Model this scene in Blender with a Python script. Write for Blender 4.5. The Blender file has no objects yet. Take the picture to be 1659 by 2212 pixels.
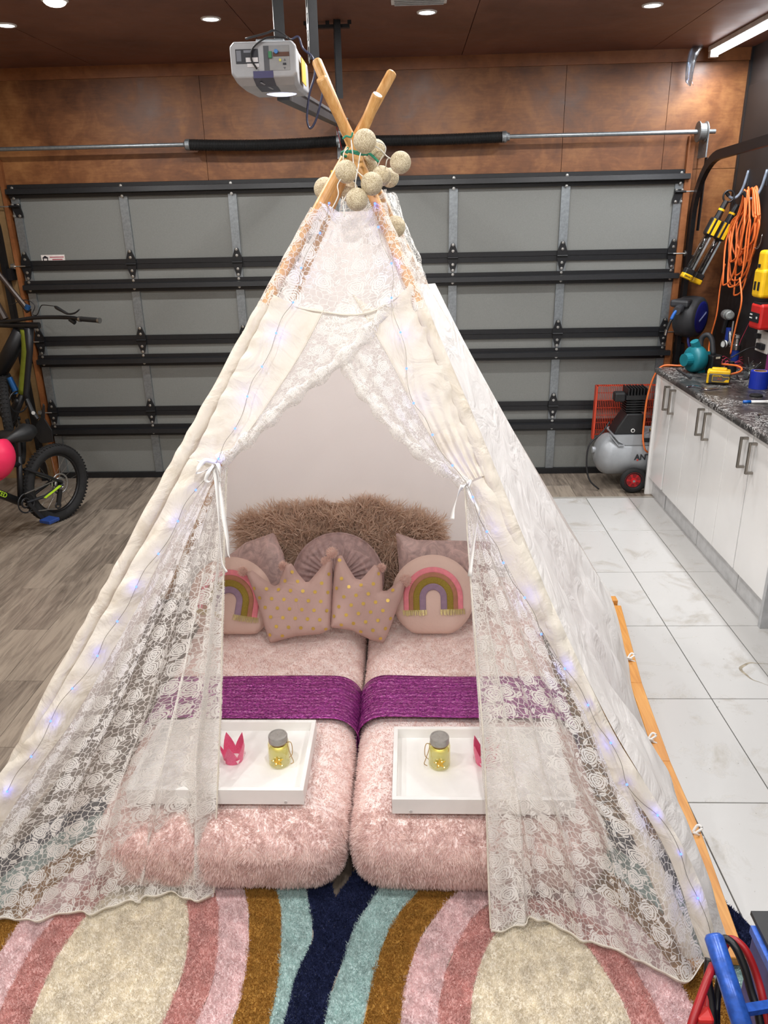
import bpy, bmesh, math, random
import numpy as np
from mathutils import Vector, Matrix
sc = bpy.context.scene
COL = sc.collection
PI = math.pi
rng = np.random.default_rng(7)
random.seed(7)

# ------------------------------------------------------------------ camera
FPX, PITCH, YAW, ROLL, CAMH = 1648.97, .3705, -.0378, .0216, 1.889
_fw = np.array([math.sin(YAW)*math.cos(PITCH), math.cos(YAW)*math.cos(PITCH), -math.sin(PITCH)])
_r = np.array([math.cos(YAW), -math.sin(YAW), 0.])
_d = np.cross(_fw, _r)
RC = np.array([math.cos(ROLL)*_r+math.sin(ROLL)*_d, -math.sin(ROLL)*_r+math.cos(ROLL)*_d, _fw])
CAM = np.array([0, 0, CAMH])
cd = bpy.data.cameras.new('camera')
cam = bpy.data.objects.new('camera', cd)
COL.objects.link(cam)
cd.sensor_fit = 'VERTICAL'; cd.sensor_height = 34.6; cd.sensor_width = 25.95
cd.lens = FPX/2212*34.6
cd.clip_start = .05
cam.matrix_world = Matrix(((RC[0][0], -RC[1][0], -RC[2][0], 0), (RC[0][1], -RC[1][1], -RC[2][1], 0),
                           (RC[0][2], -RC[1][2], -RC[2][2], CAMH), (0, 0, 0, 1)))
sc.camera = cam
# ------------------------------------------------------------------ light
w = bpy.data.worlds.new('world'); sc.world = w; w.use_nodes = True
w.node_tree.nodes['Background'].inputs[0].default_value = (.9, .93, 1, 1)
w.node_tree.nodes['Background'].inputs[1].default_value = .05
sc.view_settings.view_transform = 'Standard'; sc.view_settings.look = 'None'
sc.view_settings.exposure = 0.0; sc.view_settings.gamma = 1
sc.view_settings.use_curve_mapping = False
sc.cycles.transparent_max_bounces = 10
sc.cycles.max_bounces = 7; sc.cycles.diffuse_bounces = 5; sc.cycles.transmission_bounces = 6
sc.cycles.adaptive_threshold = .06
sc.cycles.caustics_reflective = False; sc.cycles.caustics_refractive = False
LAMP_W = 15.5            # watts of every ceiling downlight
BATTEN_W = 40.0

# measured from the photograph: room planes (metres)
DY, CEIL, XR, XL, YF = 5.67, 2.84, 2.2, -3.25, -1.3
DXL, DS, DH = -2.7362, .7611, 2.1364      # garage door: left stile, stile pitch, height

def ray(x, y): return np.array([(x-829.5)/FPX, (y-1106)/FPX, 1.])@RC
def onZ(x, y, z=0.): v = ray(x, y); return CAM+v*(z-CAMH)/v[2]
def onY(x, y, Y): v = ray(x, y); return CAM+v*Y/v[1]
def onX(x, y, X): v = ray(x, y); return CAM+v*X/v[0]
def onP(x, y, o, n, off=0.):
    v = ray(x, y); n = np.asarray(n); return CAM+v*(np.dot(np.asarray(o)-CAM, n)/np.dot(v, n))+n*off
def A(*p): return np.array(p, float)
def nrm(v): v = np.asarray(v, float); return v/max(1e-12, np.linalg.norm(v))

# ------------------------------------------------------------------ materials
def lin(c):
    c = c/255.
    return c/12.92 if c <= .04045 else ((c+.055)/1.055)**2.4
def rgb(r, g, b): return (lin(r), lin(g), lin(b), 1.)
MATS = {}
class NT:
    def __init__(s, name):
        s.m = bpy.data.materials.new(name); s.m.use_nodes = True
        s.t = s.m.node_tree; s.t.nodes.clear()
        s.out = s.t.nodes.new('ShaderNodeOutputMaterial')
    def n(s, typ, ins=None, **kw):
        nd = s.t.nodes.new('ShaderNode'+typ)
        for k, v in kw.items(): setattr(nd, k, v)
        for k, v in (ins or {}).items(): s.set(nd.inputs[k], v)
        return nd
    def set(s, sock, v):
        if isinstance(v, bpy.types.NodeSocket): s.t.links.new(v, sock)
        elif isinstance(v, bpy.types.Node): s.t.links.new(v.outputs[0], sock)
        else: sock.default_value = v
    def ma(s, op, a, b=None, c=None):
        nd = s.n('Math', operation=op)
        for i, v in enumerate((a, b, c)):
            if v is not None: s.set(nd.inputs[i], v)
        return nd.outputs[0]
    def mix(s, f, a, b, typ='RGBA'):
        nd = s.n('Mix', data_type=typ)
        i = {'RGBA': (0, 6, 7), 'FLOAT': (0, 2, 3)}[typ]
        for k, v in zip(i, (f, a, b)): s.set(nd.inputs[k], v)
        return nd.outputs[2 if typ == 'RGBA' else 0]
    def ramp(s, f, stops, interp='LINEAR'):
        nd = s.n('ValToRGB'); nd.color_ramp.interpolation = interp
        e = nd.color_ramp.elements
        while len(e) < len(stops): e.new(.5)
        for k, (p, c) in enumerate(stops): e[k].position = p; e[k].color = c
        s.set(nd.inputs[0], f); return nd.outputs[0]
    def noise(s, vec, scale, detail=3, rough=.55, dist=0.):
        return s.n('TexNoise', {'Vector': vec, 'Scale': scale, 'Detail': detail, 'Roughness': rough, 'Distortion': dist}).outputs['Fac']
    def coord(s, kind='Object', scale=None, rot=None):
        o = s.n('TexCoord').outputs[kind]
        if scale or rot:
            o = s.n('Mapping', {'Vector': o, 'Scale': scale or (1, 1, 1), 'Rotation': rot or (0, 0, 0)}).outputs[0]
        return o
    def bump(s, h, strength=.3, dist=.01):
        return s.n('Bump', {'Height': h, 'Strength': strength, 'Distance': dist}).outputs[0]
    def done(s, sh): s.t.links.new(sh.outputs[0] if isinstance(sh, bpy.types.Node) else sh, s.out.inputs[0]); return s.m
def mt(name, col, rough=.5, metal=0., vary=None, bump=None, coat=0., emit=None, alpha=None, trans=0., spec=None, sheen=0.):
    """plain procedural material: colour with a little noise, optional fine relief"""
    if name in MATS: return MATS[name]
    t = NT(name); c = rgb(*col)
    b = t.n('BsdfPrincipled', {'Base Color': c, 'Roughness': rough, 'Metallic': metal, 'Coat Weight': coat,
                               'Transmission Weight': trans, 'Sheen Weight': sheen})
    if spec is not None: b.inputs['Specular IOR Level'].default_value = spec
    sv, am = vary or (18., .06)
    co = t.coord()
    f = t.noise(co, sv, 4)
    d = tuple(max(0, x*(1-am*2.2)) for x in c[:3])+(1,); l = tuple(min(1, x*(1+am*2.2)) for x in c[:3])+(1,)
    t.set(b.inputs['Base Color'], t.ramp(f, [(.3, d), (.7, l)]))
    if bump: t.set(b.inputs['Normal'], t.bump(t.noise(co, bump[0], 3), bump[1], bump[2] if len(bump) > 2 else .004))
    if emit: b.inputs['Emission Color'].default_value = rgb(*emit[0]); b.inputs['Emission Strength'].default_value = emit[1]
    if alpha is not None: b.inputs['Alpha'].default_value = alpha
    MATS[name] = t.done(b); return MATS[name]

def m_plywood(name, ca, cb, cc, scale=1.):
    if name in MATS: return MATS[name]
    t = NT(name); co = t.coord('Object', (scale, scale, scale))
    f1 = t.noise(co, 1.6, 5, .6, .8); f2 = t.noise(co, 7., 5, .65, .6)
    g = t.noise(t.coord('Object', (14*scale, 14*scale, 90*scale)), 1., 3)
    v = t.ma('ADD', t.ma('MULTIPLY', f1, .55), t.ma('ADD', t.ma('MULTIPLY', f2, .33), t.ma('MULTIPLY', g, .12)))
    c = t.ramp(v, [(.36, rgb(*ca)), (.5, rgb(*cb)), (.64, rgb(*cc))])
    b = t.n('BsdfPrincipled', {'Base Color': c, 'Roughness': t.ma('MULTIPLY_ADD', f2, .3, .3)})
    t.set(b.inputs['Normal'], t.bump(v, .12, .01))
    MATS[name] = t.done(b); return MATS[name]
def m_cloth(name, col, transl=.3, wr=(5., .5, .02), stretch=(1, 1, 1), dirt=None, sheen=0.):
    if name in MATS: return MATS[name]
    t = NT(name); co = t.coord('Object', stretch)
    h = t.noise(co, wr[0], 4, .5, 1.2)
    fine = t.noise(t.coord(), 260., 2)
    nb = t.bump(t.ma('MULTIPLY_ADD', fine, .03, h), wr[1], wr[2])
    c = rgb(*col)
    cc = c
    if dirt:
        f = t.noise(t.coord(), dirt[1], 4, .6)
        cc = t.mix(t.ramp(f, [(.52, (0, 0, 0, 1)), (.75, (1, 1, 1, 1))]), c, rgb(*dirt[0]))
    d = t.n('BsdfDiffuse', {'Color': cc, 'Normal': nb}); tr = t.n('BsdfTranslucent', {'Color': cc, 'Normal': nb})
    MATS[name] = t.done(t.n('MixShader', {0: transl, 1: d.outputs[0], 2: tr.outputs[0]})); return MATS[name]
def m_lace(name='white_rose_lace', base=.14):
    if name in MATS: return MATS[name]
    t = NT(name); uv = t.n('Mapping', {'Vector': t.n('UVMap').outputs[0], 'Scale': (1.3, 1.3, 1)}).outputs[0]
    wob = t.n('TexNoise', {'Vector': uv, 'Scale': 60., 'Detail': 2.}).outputs['Color']
    wv = t.n('VectorMath', {0: wob, 1: (.5, .5, .5)}, operation='SUBTRACT').outputs[0]
    wuv = t.n('VectorMath', {0: wv, 1: (.009, .009, 0), 2: uv}, operation='MULTIPLY_ADD').outputs[0]
    puv = t.n('VectorMath', {0: wv, 1: (.004, .004, 0), 2: uv}, operation='MULTIPLY_ADD').outputs[0]
    net = t.n('TexVoronoi', {'Vector': wuv, 'Scale': 52., 'Randomness': .9}, voronoi_dimensions='2D', feature='DISTANCE_TO_EDGE').outputs['Distance']
    thread = t.ma('LESS_THAN', net, .068)
    fine = t.n('TexVoronoi', {'Vector': uv, 'Scale': 420.}, voronoi_dimensions='2D', feature='DISTANCE_TO_EDGE').outputs['Distance']
    fthread = t.ma('MULTIPLY', t.ma('LESS_THAN', fine, .09), base*2.2)
    def local(sc_, rnd):
        v = t.n('TexVoronoi', {'Vector': puv, 'Scale': sc_, 'Randomness': rnd}, voronoi_dimensions='2D', feature='F1')
        lo = t.n('VectorMath', {0: puv, 1: v.outputs['Position']}, operation='SUBTRACT').outputs[0]
        r_ = t.n('SeparateColor', {0: v.outputs['Color']}).outputs[0]
        return lo, r_
    # roses: ringed petals with dark outlines
    lo, rd = local(11.5, .5)
    xyz = t.n('SeparateXYZ', {0: lo})
    r = t.n('VectorMath', {0: lo}, operation='LENGTH').outputs['Value']
    a = t.ma('ARCTAN2', xyz.outputs[1], xyz.outputs[0])
    ph = t.ma('MULTIPLY_ADD', rd, 6.3, t.ma('MULTIPLY', a, 5.))
    lob = t.ma('ABSOLUTE', t.ma('SINE', t.ma('MULTIPLY', ph, .5)))
    R = t.ma('MULTIPLY_ADD', lob, .010, .0245)
    inside = t.ma('LESS_THAN', r, R)
    sw = t.ma('SINE', t.ma('ADD', t.ma('MULTIPLY', r, 2*PI/.0086), t.ma('MULTIPLY', t.ma('SINE', t.ma('MULTIPLY_ADD', a, 3., t.ma('MULTIPLY', rd, 9.))), 1.5)))
    cut = t.ma('GREATER_THAN', sw, .58)
    rose = t.ma('MULTIPLY', inside, t.ma('SUBTRACT', .96, t.ma('MULTIPLY', cut, .80)))
    # leaves
    lo2, rd2 = local(21., .85)
    rot = t.n('VectorRotate', {'Vector': lo2, 'Angle': t.ma('MULTIPLY', rd2, 6.283)}, rotation_type='Z_AXIS').outputs[0]
    x2 = t.n('SeparateXYZ', {0: rot})
    e = t.ma('ADD', t.ma('POWER', t.ma('DIVIDE', x2.outputs[0], .0125), 2.), t.ma('POWER', t.ma('DIVIDE', x2.outputs[1], .0062), 2.))
    rib = t.ma('LESS_THAN', t.ma('ABSOLUTE', x2.outputs[1]), .0009)
    leaf = t.ma('MULTIPLY', t.ma('LESS_THAN', e, 1.), t.ma('SUBTRACT', .95, t.ma('MULTIPLY', rib, .55)))
    al = t.ma('MAXIMUM', t.ma('MAXIMUM', rose, leaf), t.ma('MAXIMUM', t.ma('MULTIPLY', thread, .85), t.ma('MAXIMUM', fthread, base)))
    c = rgb(250, 248, 244)
    nb = t.bump(t.ma('ADD', rose, leaf), .4, .002)
    d = t.n('BsdfDiffuse', {'Color': c, 'Normal': nb}); tr = t.n('BsdfTranslucent', {'Color': c})
    s1 = t.n('MixShader', {0: .35, 1: d.outputs[0], 2: tr.outputs[0]})
    s2 = t.n('MixShader', {0: al, 1: t.n('BsdfTransparent').outputs[0], 2: s1.outputs[0]})
    MATS[name] = t.done(s2); return MATS[name]
def m_glass(name, col, fac=.75, rough=.03):
    """clear plastic or thin glass: mostly lets light straight through, with a gloss"""
    if name in MATS: return MATS[name]
    t = NT(name)
    g = t.n('BsdfGlossy', {'Color': (1, 1, 1, 1), 'Roughness': rough}); tr = t.n('BsdfTransparent', {'Color': rgb(*col)})
    fr = t.n('LayerWeight', {'Blend': .35}).outputs['Facing']
    MATS[name] = t.done(t.n('MixShader', {0: t.ma('MULTIPLY_ADD', fr, 1-fac, .04), 1: tr.outputs[0], 2: g.outputs[0]})); return MATS[name]
def m_emit(name, col, strength):
    if name in MATS: return MATS[name]
    t = NT(name); MATS[name] = t.done(t.n('Emission', {'Color': rgb(*col), 'Strength': strength})); return MATS[name]

# ------------------------------------------------------------------ mesh helpers
def cr(pts, n=8, closed=False):
    """Catmull-Rom through the points"""
    P = [np.asarray(p, float) for p in pts]; out = []
    m = len(P)
    for i in range(m if closed else m-1):
        p0 = P[(i-1) % m] if closed or i > 0 else 2*P[0]-P[1]
        p1, p2 = P[i], P[(i+1) % m]
        p3 = P[(i+2) % m] if closed or i < m-2 else 2*P[-1]-P[-2]
        for k in range(n):
            s = k/n
            out.append(.5*((2*p1)+(p2-p0)*s+(2*p0-5*p1+4*p2-p3)*s*s+(3*p1-p0-3*p2+p3)*s**3))
    if not closed: out.append(P[-1])
    return out
def at_len(pts, v):
    """points at arc-length fractions v"""
    P = np.array([np.asarray(p, float) for p in pts]); d = np.r_[0, np.cumsum(np.linalg.norm(np.diff(P, axis=0), axis=1))]
    d /= d[-1]
    return np.stack([np.interp(v, d, P[:, k]) for k in range(P.shape[1])], -1)
def frame_of(z, hint=(0, 0, 1)):
    z = nrm(z); h = np.asarray(hint, float)
    if abs(np.dot(z, h)) > .95: h = A(1, 0, 0)
    x = nrm(np.cross(h, z)); return x, np.cross(z, x), z
class MB:
    def __init__(s): s.v = []; s.f = []
    def add(s, vs, fs):
        b = len(s.v); s.v += [tuple(map(float, p)) for p in vs]; s.f += [tuple(i+b for i in q) for q in fs]; return s
    def box(s, c, sz, ax=None):
        c = np.asarray(c, float); ux, uy, uz = ax if ax is not None else (A(1, 0, 0), A(0, 1, 0), A(0, 0, 1))
        V = [c+ux*sx*sz[0]/2+uy*sy*sz[1]/2+uz*sz_*sz[2]/2 for sz_ in (-1, 1) for sy in (-1, 1) for sx in (-1, 1)]
        return s.add(V, [(0, 2, 3, 1), (4, 5, 7, 6), (0, 1, 5, 4), (2, 6, 7, 3), (0, 4, 6, 2), (1, 3, 7, 5)])
    def bb(s, x0, x1, y0, y1, z0, z1): return s.box(((x0+x1)/2, (y0+y1)/2, (z0+z1)/2), (x1-x0, y1-y0, z1-z0))
    def beam(s, p, q, wd, th, hint=(0, 0, 1)):
        p = np.asarray(p, float); q = np.asarray(q, float); x, y, z = frame_of(q-p, hint)
        return s.box((p+q)/2, (wd, th, np.linalg.norm(q-p)), (x, y, z))
    def cyl(s, p, q, r, r2=None, n=14, cap=True):
        p = np.asarray(p, float); q = np.asarray(q, float); r2 = r if r2 is None else r2
        x, y, z = frame_of(q-p); V = []
        for c, rr in ((p, r), (q, r2)):
            V += [c+(x*math.cos(2*PI*k/n)+y*math.sin(2*PI*k/n))*rr for k in range(n)]
        F = [(k, (k+1) % n, n+(k+1) % n, n+k) for k in range(n)]
        if cap: F += [tuple(range(n))[::-1], tuple(range(n, 2*n))]
        return s.add(V, F)
    def tube(s, pts, r, n=8, closed=False, cap=True):
        P = [np.asarray(p, float) for p in pts]; m = len(P); V = []; F = []
        x = None
        for i in range(m):
            a = P[(i-1) % m] if closed or i > 0 else P[i]; b = P[(i+1) % m] if closed or i < m-1 else P[i]
            z = nrm(b-a)
            if x is None: x, y, _ = frame_of(z)
            else:
                x = nrm(x-z*np.dot(x, z)); y = np.cross(z, x)
            rr = r[i] if hasattr(r, '__len__') else r
            V += [P[i]+(x*math.cos(2*PI*k/n)+y*math.sin(2*PI*k/n))*rr for k in range(n)]
        for i in range(m if closed else m-1):
            j = (i+1) % m
            F += [(i*n+k, i*n+(k+1) % n, j*n+(k+1) % n, j*n+k) for k in range(n)]
        if cap and not closed: F += [tuple(range(n))[::-1], tuple(range((m-1)*n, m*n))]
        return s.add(V, F)
    def lathe(s, prof, c=(0, 0, 0), ax=(0, 0, 1), n=24, capb=True, capt=True):
        x, y, z = frame_of(ax, (0, 1, 0)); c = np.asarray(c, float); V = []; F = []
        for (r, h) in prof: V += [c+z*h+(x*math.cos(2*PI*k/n)+y*math.sin(2*PI*k/n))*r for k in range(n)]
        for i in range(len(prof)-1): F += [(i*n+k, i*n+(k+1) % n, (i+1)*n+(k+1) % n, (i+1)*n+k) for k in range(n)]
        if capb: F.append(tuple(range(n))[::-1])
        if capt: F.append(tuple(range((len(prof)-1)*n, len(prof)*n)))
        return s.add(V, F)
    def ball(s, c, r, nu=16, nv=10, sc_=(1, 1, 1)):
        c = np.asarray(c, float); V = [c+A(0, 0, r*sc_[2])]; F = []
        for i in range(1, nv):
            t = PI*i/nv
            V += [c+A(r*sc_[0]*math.sin(t)*math.cos(2*PI*k/nu), r*sc_[1]*math.sin(t)*math.sin(2*PI*k/nu), r*sc_[2]*math.cos(t)) for k in range(nu)]
        V.append(c-A(0, 0, r*sc_[2])); L = len(V)-1
        for k in range(nu):
            F.append((0, 1+k, 1+(k+1) % nu)); F.append((L, L-nu+(k+1) % nu, L-nu+k))
        for i in range(nv-2):
            F += [(1+i*nu+k, 1+(i+1)*nu+k, 1+(i+1)*nu+(k+1) % nu, 1+i*nu+(k+1) % nu) for k in range(nu)]
        return s.add(V, F)
    def torus(s, c, R, r, ax=(0, 0, 1), n=32, m=10, flat=1.):
        x, y, z = frame_of(ax); c = np.asarray(c, float); V = []; F = []
        for i in range(n):
            d = x*math.cos(2*PI*i/n)+y*math.sin(2*PI*i/n)
            V += [c+d*(R+r*math.cos(2*PI*k/m))+z*r*flat*math.sin(2*PI*k/m) for k in range(m)]
        for i in range(n):
            j = (i+1) % n; F += [(i*m+k, j*m+k, j*m+(k+1) % m, i*m+(k+1) % m) for k in range(m)]
        return s.add(V, F)
    def prism(s, pts, d):
        """closed outline of 3-D points swept along vector d"""
        P = [np.asarray(p, float) for p in pts]; n = len(P); d = np.asarray(d, float)
        return s.add(P+[p+d for p in P], [tuple(range(n))[::-1], tuple(range(n, 2*n))]+[(k, (k+1) % n, n+(k+1) % n, n+k) for k in range(n)])
    def ribbon(s, pts, wd, side, th=.0006):
        """flat band along a path; side = width direction (one vector or one per point)"""
        P = [np.asarray(p, float) for p in pts]; n = len(P); V = []
        for i, p in enumerate(P):
            t = nrm(P[min(i+1, n-1)]-P[max(i-1, 0)]); sd = np.asarray(side[i] if np.ndim(side) == 2 else side, float)
            sd = nrm(sd-t*np.dot(sd, t)); nn = np.cross(t, sd); ww = wd[i] if hasattr(wd, '__len__') else wd
            V += [p+sd*ww/2+nn*th/2, p-sd*ww/2+nn*th/2, p-sd*ww/2-nn*th/2, p+sd*ww/2-nn*th/2]
        F = [(0, 1, 2, 3), tuple(4*(n-1)+k for k in (3, 2, 1, 0))]
        for i in range(n-1): F += [(4*i+k, 4*i+4+k, 4*i+4+(k+1) % 4, 4*i+(k+1) % 4) for k in range(4)]
        return s.add(V, F)
OFF = {}
def link(o, parent):
    COL.objects.link(o)
    if parent is not None: o.parent = parent
def obj(name, mb, mat, parent=None, smooth=False, bevel=0., local=False, segs=2, kind=None, label=None):
    """one mesh object; mb is in world space (or in the parent's space with local=True)"""
    me = bpy.data.meshes.new(name)
    off = A(0, 0, 0) if local or parent is None else OFF.get(parent.name, A(0, 0, 0))
    if isinstance(mb, MB):
        V = np.array(mb.v)-off; me.from_pydata(V.tolist(), [], mb.f)
    else:
        V, F = mb[0]-off, mb[1]; n = len(F); k = F.shape[1]
        me.vertices.add(len(V)); me.vertices.foreach_set('co', V.astype(np.float32).ravel())
        me.loops.add(n*k); me.loops.foreach_set('vertex_index', F.astype(np.int32).ravel())
        me.polygons.add(n); me.polygons.foreach_set('loop_start', np.arange(0, n*k, k, dtype=np.int32))
        me.update(calc_edges=True)
        if len(mb) > 2:
            uv = me.uv_layers.new(name='UVMap'); uv.data.foreach_set('uv', mb[2][F.ravel()].astype(np.float32).ravel())
    if isinstance(mb, MB):
        bm = bmesh.new(); bm.from_mesh(me); bmesh.ops.recalc_face_normals(bm, faces=bm.faces); bm.to_mesh(me); bm.free()
    if smooth: me.shade_smooth()
    if mat is not None: me.materials.append(mat)
    o = bpy.data.objects.new(name, me); link(o, parent)
    if parent is not None: OFF[o.name] = off
    if bevel:
        md = o.modifiers.new('bevel', 'BEVEL'); md.width = bevel; md.segments = segs; md.limit_method = 'ANGLE'; md.angle_limit = .6
    if kind: o['kind'] = kind
    if label: o['label'] = label
    return o
def smooth_by_angle(o, ang=.6):
    me = o.data; bm = bmesh.new(); bm.from_mesh(me)
    for f in bm.faces: f.smooth = True
    for e in bm.edges: e.smooth = len(e.link_faces) == 2 and e.calc_face_angle(0) < ang
    bm.to_mesh(me); bm.free(); return o
def thing(name, label, cat, loc=(0, 0, 0), group=None):
    o = bpy.data.objects.new(name, None); COL.objects.link(o); o.location = loc; o.empty_display_size = .1
    OFF[o.name] = A(*loc); o['label'] = label; o['category'] = cat
    if group: o['group'] = group
    return o
def tag(o, label, cat, group=None, kind=None):
    o['label'] = label; o['category'] = cat
    if group: o['group'] = group
    if kind: o['kind'] = kind
    return o
def struct(name, label=None):
    o = bpy.data.objects.new(name, None); COL.objects.link(o); o['kind'] = 'structure'; OFF[o.name] = A(0, 0, 0)
    if label: o['label'] = label
    return o
def inst(src, parent, loc, rot=None):
    c = src.copy(); COL.objects.link(c); c.parent = parent; c.location = loc
    if rot: c.rotation_euler = rot
    return c
def surf(P, uv=None):
    """grid of points (nu,nv,3) to verts, quads, uv"""
    nu, nv = P.shape[:2]; i, j = np.meshgrid(np.arange(nu-1), np.arange(nv-1), indexing='ij'); b = (i*nv+j).ravel()
    F = np.stack([b, b+nv, b+nv+1, b+1], -1)
    return (P.reshape(-1, 3), F) if uv is None else (P.reshape(-1, 3), F, uv.reshape(-1, 2))
def text_mb(txt, size, o, ux, uy, depth=.001, bold=0., sx=1.):
    cu = bpy.data.curves.new('lettering', 'FONT'); cu.body = txt; cu.size = size; cu.extrude = depth/2; cu.offset = bold; cu.resolution_u = 3
    t = bpy.data.objects.new('lettering', cu); COL.objects.link(t)
    dg = bpy.context.evaluated_depsgraph_get(); me = bpy.data.meshes.new_from_object(t.evaluated_get(dg))
    V = np.array([v.co[:] for v in me.vertices]); F = [tuple(p.vertices) for p in me.polygons]
    bpy.data.objects.remove(t); bpy.data.curves.remove(cu); bpy.data.meshes.remove(me)
    ux = nrm(ux); uy = nrm(uy); uz = np.cross(ux, uy); mb = MB()
    if len(V): mb.add(np.asarray(o)+V[:, :1]*sx*ux+V[:, 1:2]*uy+V[:, 2:3]*uz, F)
    return mb
def sample(V, F, n, keep=None):
    """random points with normals on a quad / triangle mesh"""
    if F.shape[1] == 4: F = np.r_[F[:, :3], F[:, [0, 2, 3]]]
    a, b, c = V[F[:, 0]], V[F[:, 1]], V[F[:, 2]]; N = np.cross(b-a, c-a); ar = np.linalg.norm(N, axis=1)
    if keep is not None: ar = ar*keep((a+b+c)/3)
    k = rng.choice(len(F), n, p=ar/ar.sum()); u, v = rng.random((2, n)); m = u+v > 1; u[m] = 1-u[m]; v[m] = 1-v[m]
    return a[k]+(b-a)[k]*u[:, None]+(c-a)[k]*v[:, None], N[k]/np.maximum(1e-12, np.linalg.norm(N[k], axis=1))[:, None]
def nz(v): return v/np.maximum(1e-9, np.linalg.norm(v, axis=1))[:, None]
def strands(P, N, ln, wd, lean, jit, segs=1, droop=0., curl=0.):
    """tapered hairs as ribbons: one triangle each, or segs quads ending in a point"""
    n = len(P); d = nz(N+lean+rng.normal(size=(n, 3))*jit); L = ln*(.6+.8*rng.random(n))[:, None]
    sd = nz(np.cross(d, rng.normal(size=(n, 3))))*wd/2; rows = []; cur = P.copy(); dd = d.copy(); cv = rng.normal(size=(n, 3))*curl
    for k in range(segs):
        t = 1-k/segs*.45; rows.append(cur-sd*t); rows.append(cur+sd*t)
        cur = cur+dd*L/segs; dd = nz(dd+cv+A(0, 0, -droop))
    rows.append(cur); m = len(rows); V = np.stack(rows, 1).reshape(-1, 3); b = np.arange(n)*m; F = []
    for k in range(segs-1): F += [np.stack([b+2*k, b+2*k+1, b+2*k+3], -1), np.stack([b+2*k, b+2*k+3, b+2*k+2], -1)]
    F.append(np.stack([b+2*segs-2, b+2*segs-1, b+2*segs], -1))
    return V, np.concatenate(F)
def merge(*ms):
    V = []; F = []; b = 0
    for v, f in ms:
        if f.shape[1] == 4: f = np.r_[f[:, :3], f[:, [0, 2, 3]]]
        V.append(v); F.append(f+b); b += len(v)
    return np.concatenate(V), np.concatenate(F)
def vnoise(P, freq, seed=0, oct_=3):
    """cheap smooth noise from sums of sines"""
    r_ = np.random.default_rng(seed); out = np.zeros(len(P)); amp = 1.
    for o in range(oct_):
        for k in range(4):
            kv = r_.normal(size=3); kv = kv/np.linalg.norm(kv)*freq*2**o*2*PI; out += amp*np.sin(P@kv+r_.random()*6.28)/4
        amp *= .5
    return out
def rbox(c, sz, r, n=(10, 10, 6)):
    """closed rounded box as one grid mesh (verts, quads)"""
    h = np.asarray(sz)/2; Vs = []; Fs = []; b = 0
    for ax in range(3):
        u, v = [(1, 2), (2, 0), (0, 1)][ax]
        for sg in (-1, 1):
            gu, gv = np.meshgrid(np.linspace(-1, 1, n[u]+1), np.linspace(-1, 1, n[v]+1), indexing='ij')
            P = np.zeros(gu.shape+(3,)); P[..., ax] = sg*h[ax]; P[..., u] = gu*h[u]; P[..., v] = gv*h[v]
            V, F = surf(P)
            if sg < 0: F = F[:, ::-1]
            Vs.append(V); Fs.append(F+b); b += len(V)
    V = np.concatenate(Vs); F = np.concatenate(Fs)
    key = np.round(V*1e5).astype(np.int64); _, ix, inv = np.unique(key, axis=0, return_index=True, return_inverse=True)
    V = V[ix]; F = inv.ravel()[F]; r = np.minimum(r, h)
    q = np.clip(V, -(h-r), h-r); d = V-q; L = np.linalg.norm(d/r, axis=1); m = L > 1e-9
    d[m] = d[m]/L[m][:, None]
    return q+d+np.asarray(c), F
# ================================================================== room shell
M_PLY = m_plywood('stained_plywood', (78, 44, 24), (118, 73, 40), (156, 106, 62))
M_CEIL = m_plywood('ceiling_plywood', (88, 56, 46), (108, 70, 57), (126, 84, 68))
M_TRIM = m_plywood('timber_trim', (112, 66, 36), (134, 82, 46), (150, 96, 58), 2.)
M_BLACK = mt('black_steel', (24, 25, 28), .42, .2, (40, .1))
M_GALV = mt('galvanised_steel', (142, 148, 152), .42, .75, (60, .07), (300, .05))
M_BOLT = mt('zinc_bolt', (190, 190, 188), .28, .9)
M_WALLDARK = mt('dark_painted_board', (40, 33, 31), .6, 0, (3, .12), (40, .1))
M_RUB = mt('black_rubber', (20, 20, 21), .75, 0, (30, .1))
M_BLKPL = mt('black_plastic', (26, 27, 29), .45, 0, (20, .08))

def m_planks():
    t = NT('grey_brown_vinyl_plank'); rnd = t.n('ObjectInfo').outputs['Random']
    co = t.n('Mapping', {'Vector': t.coord(), 'Location': (0, 0, 0), 'Scale': (9, 1.2, 1)})
    off = t.n('CombineXYZ', {0: t.ma('MULTIPLY', rnd, 37.), 1: t.ma('MULTIPLY', rnd, 91.), 2: 0.})
    v = t.n('VectorMath', {0: co.outputs[0], 1: off.outputs[0]}, operation='ADD').outputs[0]
    f = t.noise(v, 2.2, 6, .62, 1.4); g = t.noise(t.n('VectorMath', {0: v, 1: (6, 1.6, 1)}, operation='MULTIPLY').outputs[0], 3., 4, .6)
    k = t.ma('ADD', t.ma('MULTIPLY', f, .65), t.ma('ADD', t.ma('MULTIPLY', g, .3), t.ma('MULTIPLY', rnd, .16)))
    c = t.ramp(k, [(.36, rgb(82, 74, 65)), (.5, rgb(118, 107, 96)), (.66, rgb(150, 138, 124))])
    b = t.n('BsdfPrincipled', {'Base Color': c, 'Roughness': .42}); t.set(b.inputs['Normal'], t.bump(g, .12, .004))
    return t.done(b)
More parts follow.
